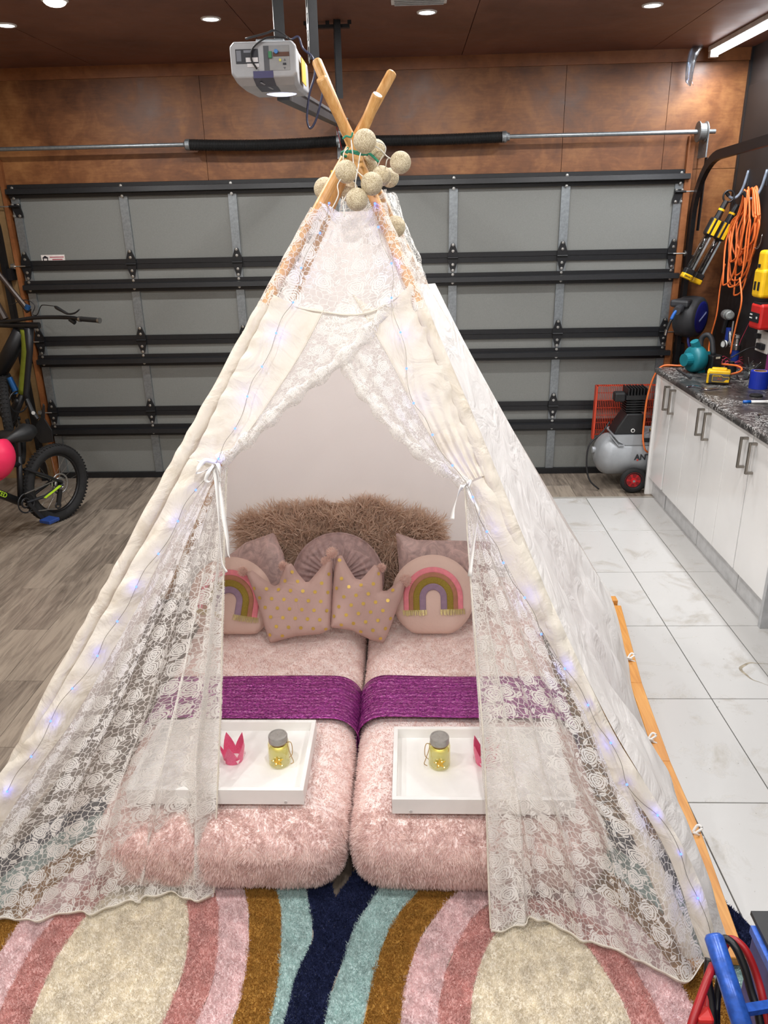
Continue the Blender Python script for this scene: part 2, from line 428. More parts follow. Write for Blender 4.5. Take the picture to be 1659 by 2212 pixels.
def m_tiles():
    t = NT('white_floor_tile'); rnd = t.n('ObjectInfo').outputs['Random']
    off = t.n('CombineXYZ', {0: t.ma('MULTIPLY', rnd, 53.), 1: t.ma('MULTIPLY', rnd, 17.), 2: 0.})
    v = t.n('VectorMath', {0: t.coord(), 1: off.outputs[0]}, operation='ADD').outputs[0]
    st = t.ramp(t.noise(v, 4.5, 6, .7, .6), [(.54, (0, 0, 0, 1)), (.72, (1, 1, 1, 1))])
    sp = t.ramp(t.noise(v, 60., 2, .5), [(.71, (0, 0, 0, 1)), (.76, (1, 1, 1, 1))])
    c = t.mix(t.ma('MULTIPLY', st, .75), rgb(194, 193, 191), rgb(150, 142, 128)); c = t.mix(t.ma('MULTIPLY', sp, .5), c, rgb(120, 112, 100))
    return t.done(t.n('BsdfPrincipled', {'Base Color': c, 'Roughness': t.ma('MULTIPLY_ADD', st, .3, .2)}))

fl = obj('floor', MB().bb(XL, XR, YF, DY+.35, -.08, -.010), mt('concrete_slab', (96, 92, 86), .8, 0, (6, .1)))
fl['kind'] = 'structure'; OFF['floor'] = A(0, 0, 0)
MP = m_planks(); MTL = m_tiles()
PW, PL = .18, 1.22
TX0, TYE = .636, 5.0985           # tiled area starts here (x) and ends here (y)
plank = None
def add_plank(x, y0, y1, w=PW):
    global plank
    L = y1-y0
    if abs(L-PL) < 1e-4 and abs(w-PW) < 1e-4 and plank is not None: return inst(plank, fl, (x+w/2, (y0+y1)/2, 0))
    mb = MB().box((0, 0, -.005), (w-.0016, L-.0016, .010)); o = obj('plank', mb, MP, fl, local=True, bevel=.0008, segs=1)
    o.location = (x+w/2, (y0+y1)/2, 0)
    if abs(L-PL) < 1e-4 and abs(w-PW) < 1e-4: plank = o
x = XL; i = 0
while x < XR-.01:
    wd = min(PW, XR-x)
    if x < TX0 < x+wd and TX0-x > .02: wd = TX0-x
    y1 = DY+.05; first = PL*((i*.37+.31) % 1.)+.12; ylow = .6 if x < TX0-.01 else TYE
    while y1 > ylow+.01:
        y0 = max(ylow, y1-(first if y1 > DY else PL)); add_plank(x, y0, y1, wd); y1 = y0
    x += wd; i += 1
tile = None
y = TYE; row = 0
while y > .7:
    x = TX0
    while x < XR-.01:
        wd = min(.3, XR-x)
        if wd > .299 and tile is not None: inst(tile, fl, (x+.15, y-.3, 0))
        else:
            o = obj('tile', MB().box((0, 0, -.004), (wd-.004, .596, .010)), MTL, fl, local=True, bevel=.001, segs=1); o.location = (x+wd/2, y-.3, 0)
            if wd > .299: tile = o
        x += .3
    y -= .6
# dark grout bed under the tiles, the metal edge strip and the ring stain
obj('grout', MB().bb(TX0, XR, .7, TYE, -.0095, -.003), mt('dark_grout', (84, 82, 78), .9), fl)
obj('edge_strip', MB().bb(TX0, XR, TYE, TYE+.022, -.004, .003), mt('pale_edge_strip', (176, 172, 164), .4, .3), fl)
st = onZ(1652, 1455, .0015); mb = MB(); V = []; F = []
for k in range(57):
    a = 2*PI*k/56; r1 = .082+.004*math.sin(3*a)+.003*math.sin(7*a+1); w_ = .008+.006*math.sin(2*a+2.4)
    V += [st+A(math.cos(a)*r1, math.sin(a)*r1*1.05, 0), st+A(math.cos(a)*(r1+w_), math.sin(a)*(r1+w_)*1.05, 0)]
mb.add(V, [(2*k, 2*k+1, 2*k+3, 2*k+2) for k in range(56)])
obj('ring_stain', mb, mt('dried_brown_stain', (150, 140, 122), .7, 0, (40, .2)), fl)

ce = obj('ceiling', MB().bb(XL, XR, YF, DY+.35, CEIL+.012, CEIL+.09), M_CEIL); ce['kind'] = 'structure'; OFF['ceiling'] = A(0, 0, 0)
for xa, xb in ((XL, -2.05), (-2.05, -.85), (-.85, .35), (.35, 1.55), (1.55, XR)):
    for ya, yb in ((YF, .9), (.9, 3.3), (3.3, DY)):
        obj('ceiling_sheet', MB().bb(xa+.002, xb-.002, ya+.002, yb-.002, CEIL, CEIL+.012), M_CEIL, ce)
wr_ = obj('wall_right', MB().bb(XR, XR+.1, YF, DY+.35, -.08, CEIL+.09), M_WALLDARK); wr_['kind'] = 'structure'; OFF['wall_right'] = A(0, 0, 0)
obj('corner_batten', MB().bb(XR-.012, XR, DY-.03, DY, 0, CEIL), mt('black_batten', (22, 22, 24), .5), wr_)
obj('dark_board', MB().bb(XR-.008, XR, 2.2, DY-.03, .9, 2.62), mt('black_wall_board', (30, 27, 27), .5, 0, (4, .15)), wr_)
wl_ = obj('wall_left', MB().bb(XL-.1, XL, YF, DY+.35, -.08, CEIL+.09), m_plywood('pale_plywood', (128, 100, 66), (150, 120, 82), (166, 136, 98))); wl_['kind'] = 'structure'
wf = obj('wall_front', MB().bb(XL-.1, XR+.1, YF-.1, YF, -.08, CEIL+.09), mt('plain_white_wall', (206, 202, 196), .7)); wf['kind'] = 'structure'
wb = obj('wall_back', MB().bb(XL-.1, XR+.1, DY+.25, DY+.35, -.08, CEIL+.09), M_WALLDARK); wb['kind'] = 'structure'; OFF['wall_back'] = A(0, 0, 0)
for xa, xb in ((XL, -1.37), (-1.37, 1.03), (1.03, 1.7), (1.7, XR)):
    obj('plywood_sheet', MB().bb(xa+.0015, xb-.0015, DY, DY+.02, DH+.002, CEIL), M_PLY, wb)
obj('plywood_sheet', MB().bb(1.895, XR, DY, DY+.02, 0, DH-.001), M_PLY, wb)
obj('plywood_sheet', MB().bb(XL, -2.81, DY, DY+.02, 0, DH-.001), m_plywood('pale_plywood', (0, 0, 0), (0, 0, 0), (0, 0, 0)), wb)
obj('ceiling_trim', MB().bb(XL, XR, DY-.014, DY, 2.768, CEIL), M_TRIM, wb)
for xa, xb, nm in ((1.853, 1.895, 'trim_1'), (-2.81, -2.782, 'trim_2')):
    o = obj(nm, MB().bb(xa, xb, DY-.035, DY+.05, 0, DH+.2 if xa > 0 else DH+.16), M_TRIM); o['kind'] = 'structure'

# ------------------------------------------------------------------ garage door
door = struct('door_1', 'grey sectional garage door with black rails')
M_PANEL = mt('grey_door_panel', (118, 120, 117), .55, 0, (220, .035), (420, .25, .002))
JZ = [DH*.25, DH*.5, DH*.75]
zs = [0]+JZ+[DH]
DX1 = DXL+6*DS
for k in range(4):
    obj('panel', MB().bb(DXL-.03, DX1+.03, DY+.005, DY+.04, zs[k]+.002, zs[k+1]-.002), M_PANEL, door)
stile = None
sth = DH*.25-.05
for k in range(4):
    for j in range(7):
        loc = (DXL+j*DS, DY-.006, (zs[k]+zs[k+1])/2)
        if stile is None:
            mb = MB().box((0, 0, 0), (.055, .012, sth)).box((-.0275, .006, 0), (.004, .02, sth)).box((.0275, .006, 0), (.004, .02, sth))
            stile = obj('stile', mb, M_GALV, door, local=True); stile.location = loc
        else: inst(stile, door, loc)
M_RAIL = mt('black_rail', (26, 27, 30), .38, .1, (90, .12), (350, .12, .002))
for z in JZ:
    obj('joint_rail', MB().bb(DXL-.02, DX1+.02, DY-.010, DY+.004, z-.034, z-.001).bb(DXL-.02, DX1+.02, DY-.010, DY+.004, z+.001, z+.034), M_RAIL, door)
def strut(zc, name='strut'):
    mb = MB(); x0, x1 = DXL-.035, DX1+.05
    prof = [(0, .046), (.012, .046), (.012, .022), (.052, .018), (.056, -.014), (.014, -.02), (.012, -.04), (0, -.04)]
    V = [A(x, DY-.010-d, zc+h) for x in (x0, x1) for d, h in prof]; n = len(prof)
    mb.add(V, [(k, (k+1) % n, n+(k+1) % n, n+k) for k in range(n)]+[tuple(range(n)), tuple(range(n, 2*n))[::-1]])
    return obj(name, mb, M_RAIL, door)
for z in JZ: strut(z-.148)
strut(DH-.046)
obj('bottom_bar', MB().bb(DXL-.03, DX1+.03, DY-.02, DY+.03, .002, .046), M_RAIL, door)
def bolts(pts, r=.0085):
    mb = MB()
    for x_, z_ in pts: mb.lathe([(r*1.25, 0), (r*1.25, .002), (r*.8, .002), (r*.75, .008), (r*.3, .0085)], (x_, 0, z_), (0, -1, 0), 6)
    return mb
hinge = None
for z in JZ:
    for j in range(7):
        loc = (DXL+j*DS, DY-.024, z)
        if hinge is None:
            out = [(-.011, .094), (.011, .094), (.034, .03), (.036, .008), (.036, -.012), (.03, -.035), (.011, -.092), (-.011, -.092), (-.03, -.035), (-.036, -.012), (-.036, .008), (-.034, .03)]
            mb = MB().prism([A(a, 0, b) for a, b in out], (0, .012, 0)).cyl((-.036, -.004, 0), (.036, -.004, 0), .007, n=10)
            hinge = obj('hinge', mb, M_BLACK, door, local=True); hinge.location = loc
            hb = obj('bolt', bolts([(0, .086), (0, .045), (.0, -.045), (0, -.084), (0, -.112), (0, -.168)]), M_BOLT, hinge, local=True)
        else: h = inst(hinge, door, loc); inst(hb, h, (0, 0, 0))
        if j in (0, 6):
            sx = 1 if j else -1; r0 = A(DXL+j*DS, DY-.034, z)
            obj('roller', MB().cyl(r0, r0+A(sx*.105, 0, 0), .005, n=8).cyl(r0+A(sx*.075, 0, 0), r0+A(sx*.1, 0, 0), .02, n=14), M_BOLT, door)
tb = None
for j in range(7):
    loc = (DXL+j*DS, DY-.026, DH-.02)
    tb = inst(tb, door, loc) if tb else obj('bolt', bolts([(0, 0), (0, -.066)]), M_BOLT, door, local=True)
    tb.location = loc
for sx, xx in ((-1, DXL), (1, DX1)):
    c = A(xx, DY-.02, DH-.15); o = obj('top_bracket', MB().prism([c+A(sx*a, 0, b) for a, b in ((-.03, .028), (.034, .028), (.03, -.0), (.008, -.045), (.005, -.06), (-.04, -.06), (-.038, -.03), (-.03, 0))], (0, .014, 0)).cyl(c+A(-sx*.03, -.012, .012), c+A(sx*.04, -.012, .012), .008, n=10), M_BLACK, door)
    bl = bolts([(xx-.02, DH-.127), (xx+.02, DH-.127), (xx-.02, DH-.2), (xx+.02, DH-.2)]); bl.v = [(p_[0], p_[1]+DY-.022, p_[2]) for p_ in bl.v]; obj('bolt', bl, M_BOLT, o)
    obj('roller', MB().cyl(c+A(0, -.012, .012), c+A(sx*.105, -.012, .012), .005, n=8), M_BOLT, o)
# maker's sticker on the top section
s0 = onY(88, 551, DY+.003); s1 = onY(141, 564, DY+.003)
stk = obj('sticker', MB().bb(s0[0], s1[0], DY+.0035, DY+.005, s1[2], s0[2]), mt('white_label', (226, 218, 214), .5), door)
h_ = s0[2]-s1[2]; w_ = s1[0]-s0[0]
obj('house_mark', MB().prism([A(s0[0]+w_*a, DY+.003, s1[2]+h_*b) for a, b in ((.04, .55), (.17, .9), (.31, .55), (.28, .5), (.28, .05), (.24, .05), (.24, .45), (.1, .45), (.1, .05), (.06, .05), (.06, .5))], (0, .001, 0)), mt('ink_black', (30, 26, 34), .6), stk)
obj('printed_lines', MB().bb(s0[0]+w_*.36, s0[0]+w_*.96, DY+.0028, DY+.004, s1[2]+h_*.56, s1[2]+h_*.7).bb(s0[0]+w_*.46, s0[0]+w_*.9, DY+.0028, DY+.004, s1[2]+h_*.2, s1[2]+h_*.36), mt('ink_red', (168, 70, 84), .6), stk)

# ------------------------------------------------------------------ door tracks, shaft and spring
def track(X, name, label, ztop, ylen):
    t = thing(name, label, 'door track', (X, DY-.07, 0))
    path = [A(X, DY-.055, .0), A(X, DY-.055, 1.0), A(X, DY-.055, 1.82)]
    R = .38
    for k in range(1, 13):
        a = PI/2*k/12; path.append(A(X, DY-.055-R*(1-math.cos(a)), 1.82+R*math.sin(a)))
    path.append(A(X, DY-.055-R-ylen, ztop))
    obj('track_channel', MB().ribbon(path, .03, (1, 0, 0), .055), M_BLACK, t)
    for z in (.35, .95, 1.55): obj('track_bracket', MB().bb(X-.01, X+.045, DY-.075, DY-.001, z-.04, z+.04), M_BLACK, t)
    if X > 0:
        obj('support_angle', MB().beam((X+.03, DY-.1, 2.2), (X+.03, DY-.1, 1.75), .04, .006, (1, 0, 0)), M_BLACK, t)
    return t
track(1.925, 'door_track', 'black steel garage door track curving from the wall along the right side', 2.27, 2.0)
track(-2.875, 'door_track', 'black steel garage door track at the left edge beside the bicycles', 2.27, 2.0)
sh = thing('torsion_shaft', 'long steel shaft with black torsion springs above the garage door', 'spring shaft', (-.45, DY-.12, 2.35))
obj('shaft', MB().cyl((-2.86, DY-.12, 2.352), (1.985, DY-.12, 2.352), .0135, n=16), M_GALV, sh, smooth=False)
def spring(x0, x1, sag):
    n = int((x1-x0)/.0105)*2; pts = []; rs = []
    for k in range(n+1):
        s = k/n; pts.append(A(x0+(x1-x0)*s, DY-.12, 2.350-sag*math.sin(PI*s))); rs.append(.031 if k % 2 else .036)
    return MB().tube(pts, rs, 14)
obj('spring', spring(-1.44, -.46, .012), mt('black_spring_steel', (44, 44, 45), .5, .5), sh)
obj('spring', spring(-.44, .622, .006), MATS['black_spring_steel'], sh)
for x_ in (-1.45, -.45, .632): obj('spring_cone', MB().lathe([(.02, -.03), (.034, -.02), (.036, .005), (.024, .02), (.024, .03)], (x_, DY-.12, 2.351), (1, 0, 0), 18), M_GALV, sh)
for x_ in (1.9, -2.83):
    obj('cable_drum', MB().lathe([(.045, -.03), (.062, -.028), (.062, -.022), (.05, -.018), (.05, .016), (.06, .02), (.06, .026), (.02, .03)], (x_, DY-.12, 2.352), (1, 0, 0), 28), mt('cast_grey', (120, 122, 122), .5, .6), sh)
obj('bearing_plate', MB().bb(1.93, 1.938, DY-.15, DY-.0, 2.2, 2.38), M_GALV, sh)
obj('bearing_plate', MB().bb(-2.876, -2.868, DY-.15, DY-.0, 2.2, 2.38), M_GALV, sh)
obj('centre_bracket', MB().bb(-.475, -.425, DY-.02, DY, 2.25, 2.42).bb(-.455, -.447, DY-.15, DY-.02, 2.31, 2.4), M_GALV, sh)

# ------------------------------------------------------------------ ceiling lights
M_LEDDISC = m_emit('led_diffuser', (255, 250, 252), 14.)
M_WHITE = mt('white_plastic', (226, 226, 224), .4)
def lamp_under(t, name, loc, power, shape='DISK', size=.1, size_y=None, rotz=0., col=(1, .98, .96)):
    l = bpy.data.lights.new(name, 'AREA'); l.shape = shape; l.size = size; l.energy = power; l.color = col
    if size_y: l.size_y = size_y
    o = bpy.data.objects.new(name, l); COL.objects.link(o); o.parent = t
    o.location = A(*loc)-OFF[t.name]; o.rotation_euler = (0, 0, rotz); return o
def downlight(x, y, label, group):
    t = thing('downlight', label, 'ceiling light', (x, y, CEIL), group)
    obj('trim_ring', MB().lathe([(.038, -.002), (.042, -.006), (.05, -.005), (.052, 0)], (x, y, CEIL), (0, 0, 1), 28, False, False), M_WHITE, t, smooth=True)
    obj('diffuser', MB().lathe([(.001, -.0035), (.039, -.0035), (.039, -.001)], (x, y, CEIL), (0, 0, 1), 28, False, False), M_LEDDISC, t)
    lamp_under(t, 'downlight_lamp', (x, y, CEIL-.012), LAMP_W, size=.085)
G = 'recessed ceiling downlights'
for x_, lb in ((-2.058, 'glowing recessed downlight at the left edge of the brown ceiling'), (-.998, 'glowing recessed downlight left of the grey door opener'),
               (.1, 'glowing recessed downlight beside the ceiling grille'), (1.223, 'glowing recessed downlight nearest the long tube light')): downlight(x_, 4.5, lb, G)
for yy in (2.9, 1.3, -.3):
    for x_ in (-2.058, -.998, .1, 1.223): downlight(x_, yy, 'recessed downlight in the part of the ceiling above and behind the viewer', 'downlights above the viewer')
t = thing('dome_light', 'small white dome light at the top left of the ceiling', 'ceiling light', (-1.6, 4.03, CEIL))
obj('base', MB().lathe([(.06, 0), (.06, -.012), (.052, -.016)][::-1], (-1.6, 4.03, CEIL), (0, 0, 1), 28), M_WHITE, t)
obj('dome', MB().ball((-1.6, 4.03, CEIL-.014), .05, 20, 10, (1, 1, .45)), m_emit('dome_glow', (255, 246, 232), 5.), t, smooth=True)
t = thing('tube_light', 'long white batten tube light on the ceiling at upper right', 'ceiling light', (1.925, 4.6, CEIL))
obj('batten', MB().bb(1.895, 1.955, 3.2, 5.6, CEIL-.03, CEIL), M_WHITE, t, bevel=.004)
obj('tube', MB().cyl((1.925, 3.24, CEIL-.042), (1.925, 5.56, CEIL-.042), .022, n=18), m_emit('tube_glow', (250, 250, 255), 9.), t, smooth=True)
for yy in (3.22, 5.58): obj('end_cap', MB().bb(1.9, 1.95, yy-.02, yy+.02, CEIL-.066, CEIL-.02), M_WHITE, t)
lamp_under(t, 'tube_lamp', (1.925, 4.4, CEIL-.075), BATTEN_W, 'RECTANGLE', .05, 2.3, col=(.95, .97, 1))
# hanging plastic sleeve at the tube's end
p = [onY(*q, 5.57) for q in ((1516, 92), (1500, 112), (1492, 140), (1488, 170), (1491, 186))]
mb = MB(); mb.ribbon(cr(p, 5), list(np.interp(np.linspace(0, 1, 21), [0, .25, .8, 1], [.04, .062, .045, .006])), (.8, .0, .3), .003)
mb.ribbon(cr([q+A(.012, -.02, .0) for q in p], 5), list(np.interp(np.linspace(0, 1, 21), [0, .25, .8, 1], [.02, .03, .028, .004])), (.3, .9, .2), .002)
tag(obj('plastic_sleeve', mb, m_glass('cloudy_plastic', (205, 212, 220), .35, .2), smooth=True), 'torn clear plastic sleeve dangling from the end of the tube light', 'plastic sleeve')
t = thing('ceiling_grille', 'white louvred grille in the ceiling at the top centre', 'vent', (.058, 4.16, CEIL))
obj('frame', MB().bb(-.075, .19, 4.0, 4.32, CEIL-.006, CEIL), M_WHITE, t)
for k in range(9): obj('slat', MB().box((.058, 4.03+k*.032, CEIL-.012), (.235, .022, .003), (A(1, 0, 0), A(0, .8, .6), A(0, -.6, .8))), mt('grey_white_slat', (186, 188, 190), .4), t)

# ------------------------------------------------------------------ door opener
M_OPG = mt('opener_grey', (168, 170, 174), .4, 0, (14, .05))
OY = 2.68
ox0, ox1 = onY(496, 120, OY)[0], onY(640, 120, OY)[0]
oz1, oz0 = onY(570, 88, OY)[2], onY(570, 168, OY)[2]
OL = .40; ocx = (ox0+ox1)/2; ow = ox1-ox0
op = thing('door_opener', 'grey garage door opener motor with light on a ceiling rail', 'door opener', (ocx, OY, oz0))
def ring(y, e, zb, zt, c=.012):
    return [A(ox0+e, y, zb+c), A(ox0+e+c, y, zb), A(ox1-e-c, y, zb), A(ox1-e, y, zb+c), A(ox1-e, y, zt-c), A(ox1-e-c, y, zt), A(ox0+e+c, y, zt), A(ox0+e, y, zt-c)]
rings = [ring(OY, .004, oz0+.002, oz1-.002), ring(OY+.006, 0, oz0, oz1), ring(OY+.05, .004, oz0-.014, oz1), ring(OY+.14, .008, oz0-.018, oz1), ring(OY+OL-.05, .008, oz0-.008, oz1-.0), ring(OY+OL, .012, oz0, oz1-.015)]
mb = MB(); V = [p_ for r_ in rings for p_ in r_]; F = [tuple(range(8)), tuple(range(40, 48))[::-1]]
for k in range(5): F += [(8*k+j, 8*k+(j+1) % 8, 8*k+8+(j+1) % 8, 8*k+8+j) for j in range(8)]
mb.add(V, F); obj('housing', mb, M_OPG, op, bevel=.004)
def opr(name, x0, y0, x1, y1, mat, d=.002, parent=op, yb=OY):
    a = onY(x0, y0, yb); b = onY(x1, y1, yb)
    return obj(name, MB().bb(min(a[0], b[0]), max(a[0], b[0]), yb-d, yb+.001, min(a[2], b[2]), max(a[2], b[2])), mat, parent)
opr('rating_label', 508, 107, 559, 137, mt('label_black', (30, 32, 42), .5))
lb = opr('white_label', 531, 125, 558, 134, mt('white_label2', (222, 220, 222), .5), .003); opr('white_label', 534, 138, 560, 145, MATS['white_label2'], .0026)
opr('label_print', 510, 110, 522, 133, mt('label_grey_print', (120, 124, 134), .5), .0026); opr('label_print', 526, 109, 543, 114, MATS['label_grey_print'], .0026)
opr('control_recess', 568, 99, 627, 151, mt('recess_grey', (88, 90, 96), .6), .001)
opr('recess_floor', 580, 99, 627, 151, mt('recess_light', (150, 151, 152), .5), .0016)
opr('circuit_board', 590, 113, 625, 121, mt('circuit_brown', (96, 62, 48), .6), .004)
opr('connector', 580, 112, 588, 126, mt('connector_green', (52, 128, 84), .5), .01)
c = onY(597, 112, OY); obj('dial', MB().cyl(c, c+A(0, -.012, 0), .006, n=12), mt('dial_blue', (66, 128, 196), .4), op)
c = onY(605.5, 130, OY); obj('button', MB().cyl(c, c+A(0, -.005, 0), .004, n=12), mt('button_yellow', (206, 200, 92), .4), op)
for yy, zz in ((129, 1), (147, -1)):
    c = onY(615, yy, OY-.002); obj('arrow_key', MB().prism([c+A(-.004, 0, -.003*zz), c+A(.004, 0, -.003*zz), c+A(0, 0, .004*zz)], (0, .002, 0)), mt('key_grey', (92, 92, 96), .5), op)
opr('arrow_key', 611.5, 136, 618.5, 140, MATS['label_black'], .004)
opr('name_band', 547, 154, 591, 168, mt('navy_band', (54, 50, 102), .4), .002)
mb = MB(); 
for k, (yy, zz) in enumerate(((OY-.001, oz0+.002), (OY+.05, oz0-.0305), (OY+.14, oz0-.0525))): pass
xa, xb = onY(547, 168, OY)[0], onY(591, 168, OY)[0]
mb.add([A(xa, OY-.002, oz0), A(xb, OY-.002, oz0), A(xa, OY+.05, oz0-.016), A(xb, OY+.05, oz0-.016), A(xa, OY+.14, oz0-.020), A(xb, OY+.14, oz0-.020)], [(0, 1, 3, 2), (2, 3, 5, 4)])
obj('under_band', mb, mt('slate_band', (74, 78, 92), .4), op)
obj('band_script', MB().beam((xa+.02, OY+.02, oz0-.010), (xb-.018, OY+.09, oz0-.0195), .006, .001, (0, .5, 1)), mt('pale_script', (150, 154, 164), .4), op)
obj('lamp_lens', MB().ball((ocx+.015, OY+.24, oz0-.010), .055, 20, 8, (1, 1.1, .16)), m_emit('opener_lamp_glow', (214, 216, 255), 2.5), op, smooth=True)
c = A(ox1+.0008, OY+.17, (oz0+oz1)/2-.012); obj('warning_label', MB().bb(c[0]-.001, c[0]+.0012, c[1]-.06, c[1]+.04, c[2]-.035, c[2]+.035), mt('label_amber', (222, 172, 62), .5), op)
obj('top_bracket', MB().bb(ocx-.04, ocx+.05, OY+.12, OY+.2, oz1, oz1+.028), M_GALV, op, bevel=.003)
rl = A(ocx, OY+OL-.02, oz0+.01); re_ = onY(742, 268, DY-.06)
rail = obj('rail', MB().beam(rl, re_, .045, .05), mt('rail_dark', (78, 80, 84), .4, .5), op)
obj('rail_edge', MB().beam(rl+A(.024, 0, .02), re_+A(.024, 0, .02), .012, .012).beam(rl+A(-.024, 0, .02), re_+A(-.024, 0, .02), .012, .012), mt('rail_pale', (150, 152, 156), .35, .6), op)
obj('rail_bracket', MB().box(re_+A(.0, .02, .0), (.06, .05, .07)), M_GALV, op)
obj('release_tag', MB().box(onY(721, 383, DY-.15), (.035, .01, .085)), mt('tag_yellow', (214, 182, 40), .5), op)
obj('release_cord', MB().tube([re_+A(-.03, -.25, -.02), onY(740, 330, DY-.16), onY(721, 372, DY-.15)], .003, 6), mt('cord_red', (140, 34, 40), .6), op)
def perf(p, q, wd, hint, parent, n):
    """slotted steel strap: two edges and the bridges between real slots"""
    p = np.asarray(p, float); q = np.asarray(q, float); x_, y_, z_ = frame_of(q-p, hint); L = np.linalg.norm(q-p); mb = MB()
    for s in (-1, 1): mb.box((p+q)/2+x_*s*wd*.36, (wd*.28, .003, L), (x_, y_, z_))
    for k in range(n+1): mb.box(p+(q-p)*(k/n), (wd*.5, .0028, L/n*.34), (x_, y_, z_))
    mb.box((p+q)/2+x_*wd*.5+y_*.016, (.003, .032, L), (x_, y_, z_))
    return obj('slotted_strap', mb, M_BLACK, parent)
a = onY(594, 82, OY+.16); perf(A(a[0], OY+.16, oz1+.02), A(a[0], OY+.16, CEIL), .036, (1, .2, 0), op, 9)
a = onY(668, 110, OY+.5); b_ = onY(668, 0, OY+.5); perf(A(a[0], OY+.5, a[2]-.03), A(a[0], OY+.5, CEIL), .04, (1, .3, 0), op, 8)
a = onY(727, 205, 4.6); perf(A(a[0], 4.6, a[2]-.02), A(a[0], 4.6, CEIL-.004), .045, (1, .2, 0), op, 8)
perf((-.53, 4.62, CEIL-.006), (-.3, 4.62, CEIL-.006), .05, (0, 1, 0), op, 4)
M_CABLE = mt('black_cable', (28, 28, 31), .5)
cb = [onY(*q, OY+.05) for q in ((530, 84), (575, 72), (590, 66), (605, 70), (628, 86))]
obj('cable', MB().tube(cr(cb, 6), .0032, 7), M_CABLE, op, smooth=True)
cb = [onY(*q, OY-.01) for q in ((620, 82), (590, 80), (570, 84), (546, 104), (543, 128), (555, 149))]
obj('cable', MB().tube(cr(cb, 6), .0028, 7), M_CABLE, op, smooth=True)
cb = [onY(*q, OY+.46) for q in ((630, 85), (645, 80), (655, 105), (676, 125), (680, 160), (668, 205), (663, 255), (670, 277), (682, 260), (694, 215), (698, 190))]
obj('cable', MB().tube(cr(cb, 8), .004, 8), mt('cable_sheen', (44, 46, 66), .3), op, smooth=True)
# ================================================================== tent
AP = A(-.161, 2.5, 2.046)                       # where the poles cross
LF, RF, LR, RR = A(-1.40, 1.58, 0), A(.745, 1.47, 0), A(-1.5, 3.62, 0), A(1.045, 3.62, 0)
def plane(a, b, c): return a, nrm(np.cross(b-a, c-a))
F_O, F_N = plane(LF, RF, AP)
if F_N[1] > 0: F_N = -F_N
S_O, S_N = plane(RF, RR, AP)
if S_N[0] < 0: S_N = -S_N
def fpx(x, y, off=0.): return onP(x, y, F_O, F_N, off)
def spx(x, y, off=0.): return onP(x, y, S_O, S_N, off)
tent = thing('teepee_tent', 'large white cotton and lace teepee tent on wooden poles', 'tent', (-.16, 2.55, 0))
def m_wood(name, ca, cb, cc, sx=(60, 60, 4)):
    t = NT(name); co = t.coord('Object', sx); f = t.noise(co, 1., 4, .6, .5)
    c = t.ramp(f, [(.3, rgb(*ca)), (.5, rgb(*cb)), (.72, rgb(*cc))])
    MATS[name] = t.done(t.n('BsdfPrincipled', {'Base Color': c, 'Roughness': .45})); return MATS[name]
M_POLE = m_wood('honey_pine_pole', (196, 140, 78), (216, 164, 100), (232, 186, 126))
M_BAR = m_wood('varnished_pine_bar', (190, 124, 50), (208, 144, 66), (222, 164, 88), (60, 3, 60))
tops = {'RF': onY(684, 132, 2.62), 'LF': onY(847, 157, 2.61), 'RR': onY(693, 168, 2.40), 'LR': onY(816, 204, 2.41)}
for k, ft in (('RF', RF), ('LF', LF), ('RR', RR), ('LR', LR)):
    ft = ft+A(0, 0, .016)+(A(-.20, -.03, 0) if k == 'RR' else A(.20, -.03, 0) if k == 'LR' else A(0, 0, 0)); d = nrm(tops[k]-ft)
    obj('pole', MB().tube([ft, (ft+tops[k])/2, tops[k]-d*.004, tops[k]], [.0155, .0155, .0155, .0135], 16), M_POLE, tent, smooth=False)
SLEEVE = [('RF', RF, .80, .0215), ('LF', LF, .80, .0215)]
# base bar along the right side, made of finger-jointed lengths, with its end block and ribbon ties
bars = [spx(1322, 1300), spx(1366, 1450), spx(1412, 1590), spx(1448, 1690), spx(1500, 1805), spx(1548, 1930), spx(1592, 2075)]
bars = [p for p in (onZ(1330, 1312, .014), onZ(1373, 1480, .014), onZ(1432, 1650, .014), onZ(1497, 1806, .026), onZ(1590, 2078, .048))]
for a, b in zip(bars[:-1], bars[1:]):
    d = nrm(b-a); obj('base_bar', MB().beam(a+d*.0006, b-d*.0006, .05, .026), M_BAR, tent, bevel=.002, segs=1)
obj('end_block', MB().box(bars[0]+A(-.01, .03, .012), (.04, .05, .05)), M_BAR, tent, bevel=.003)

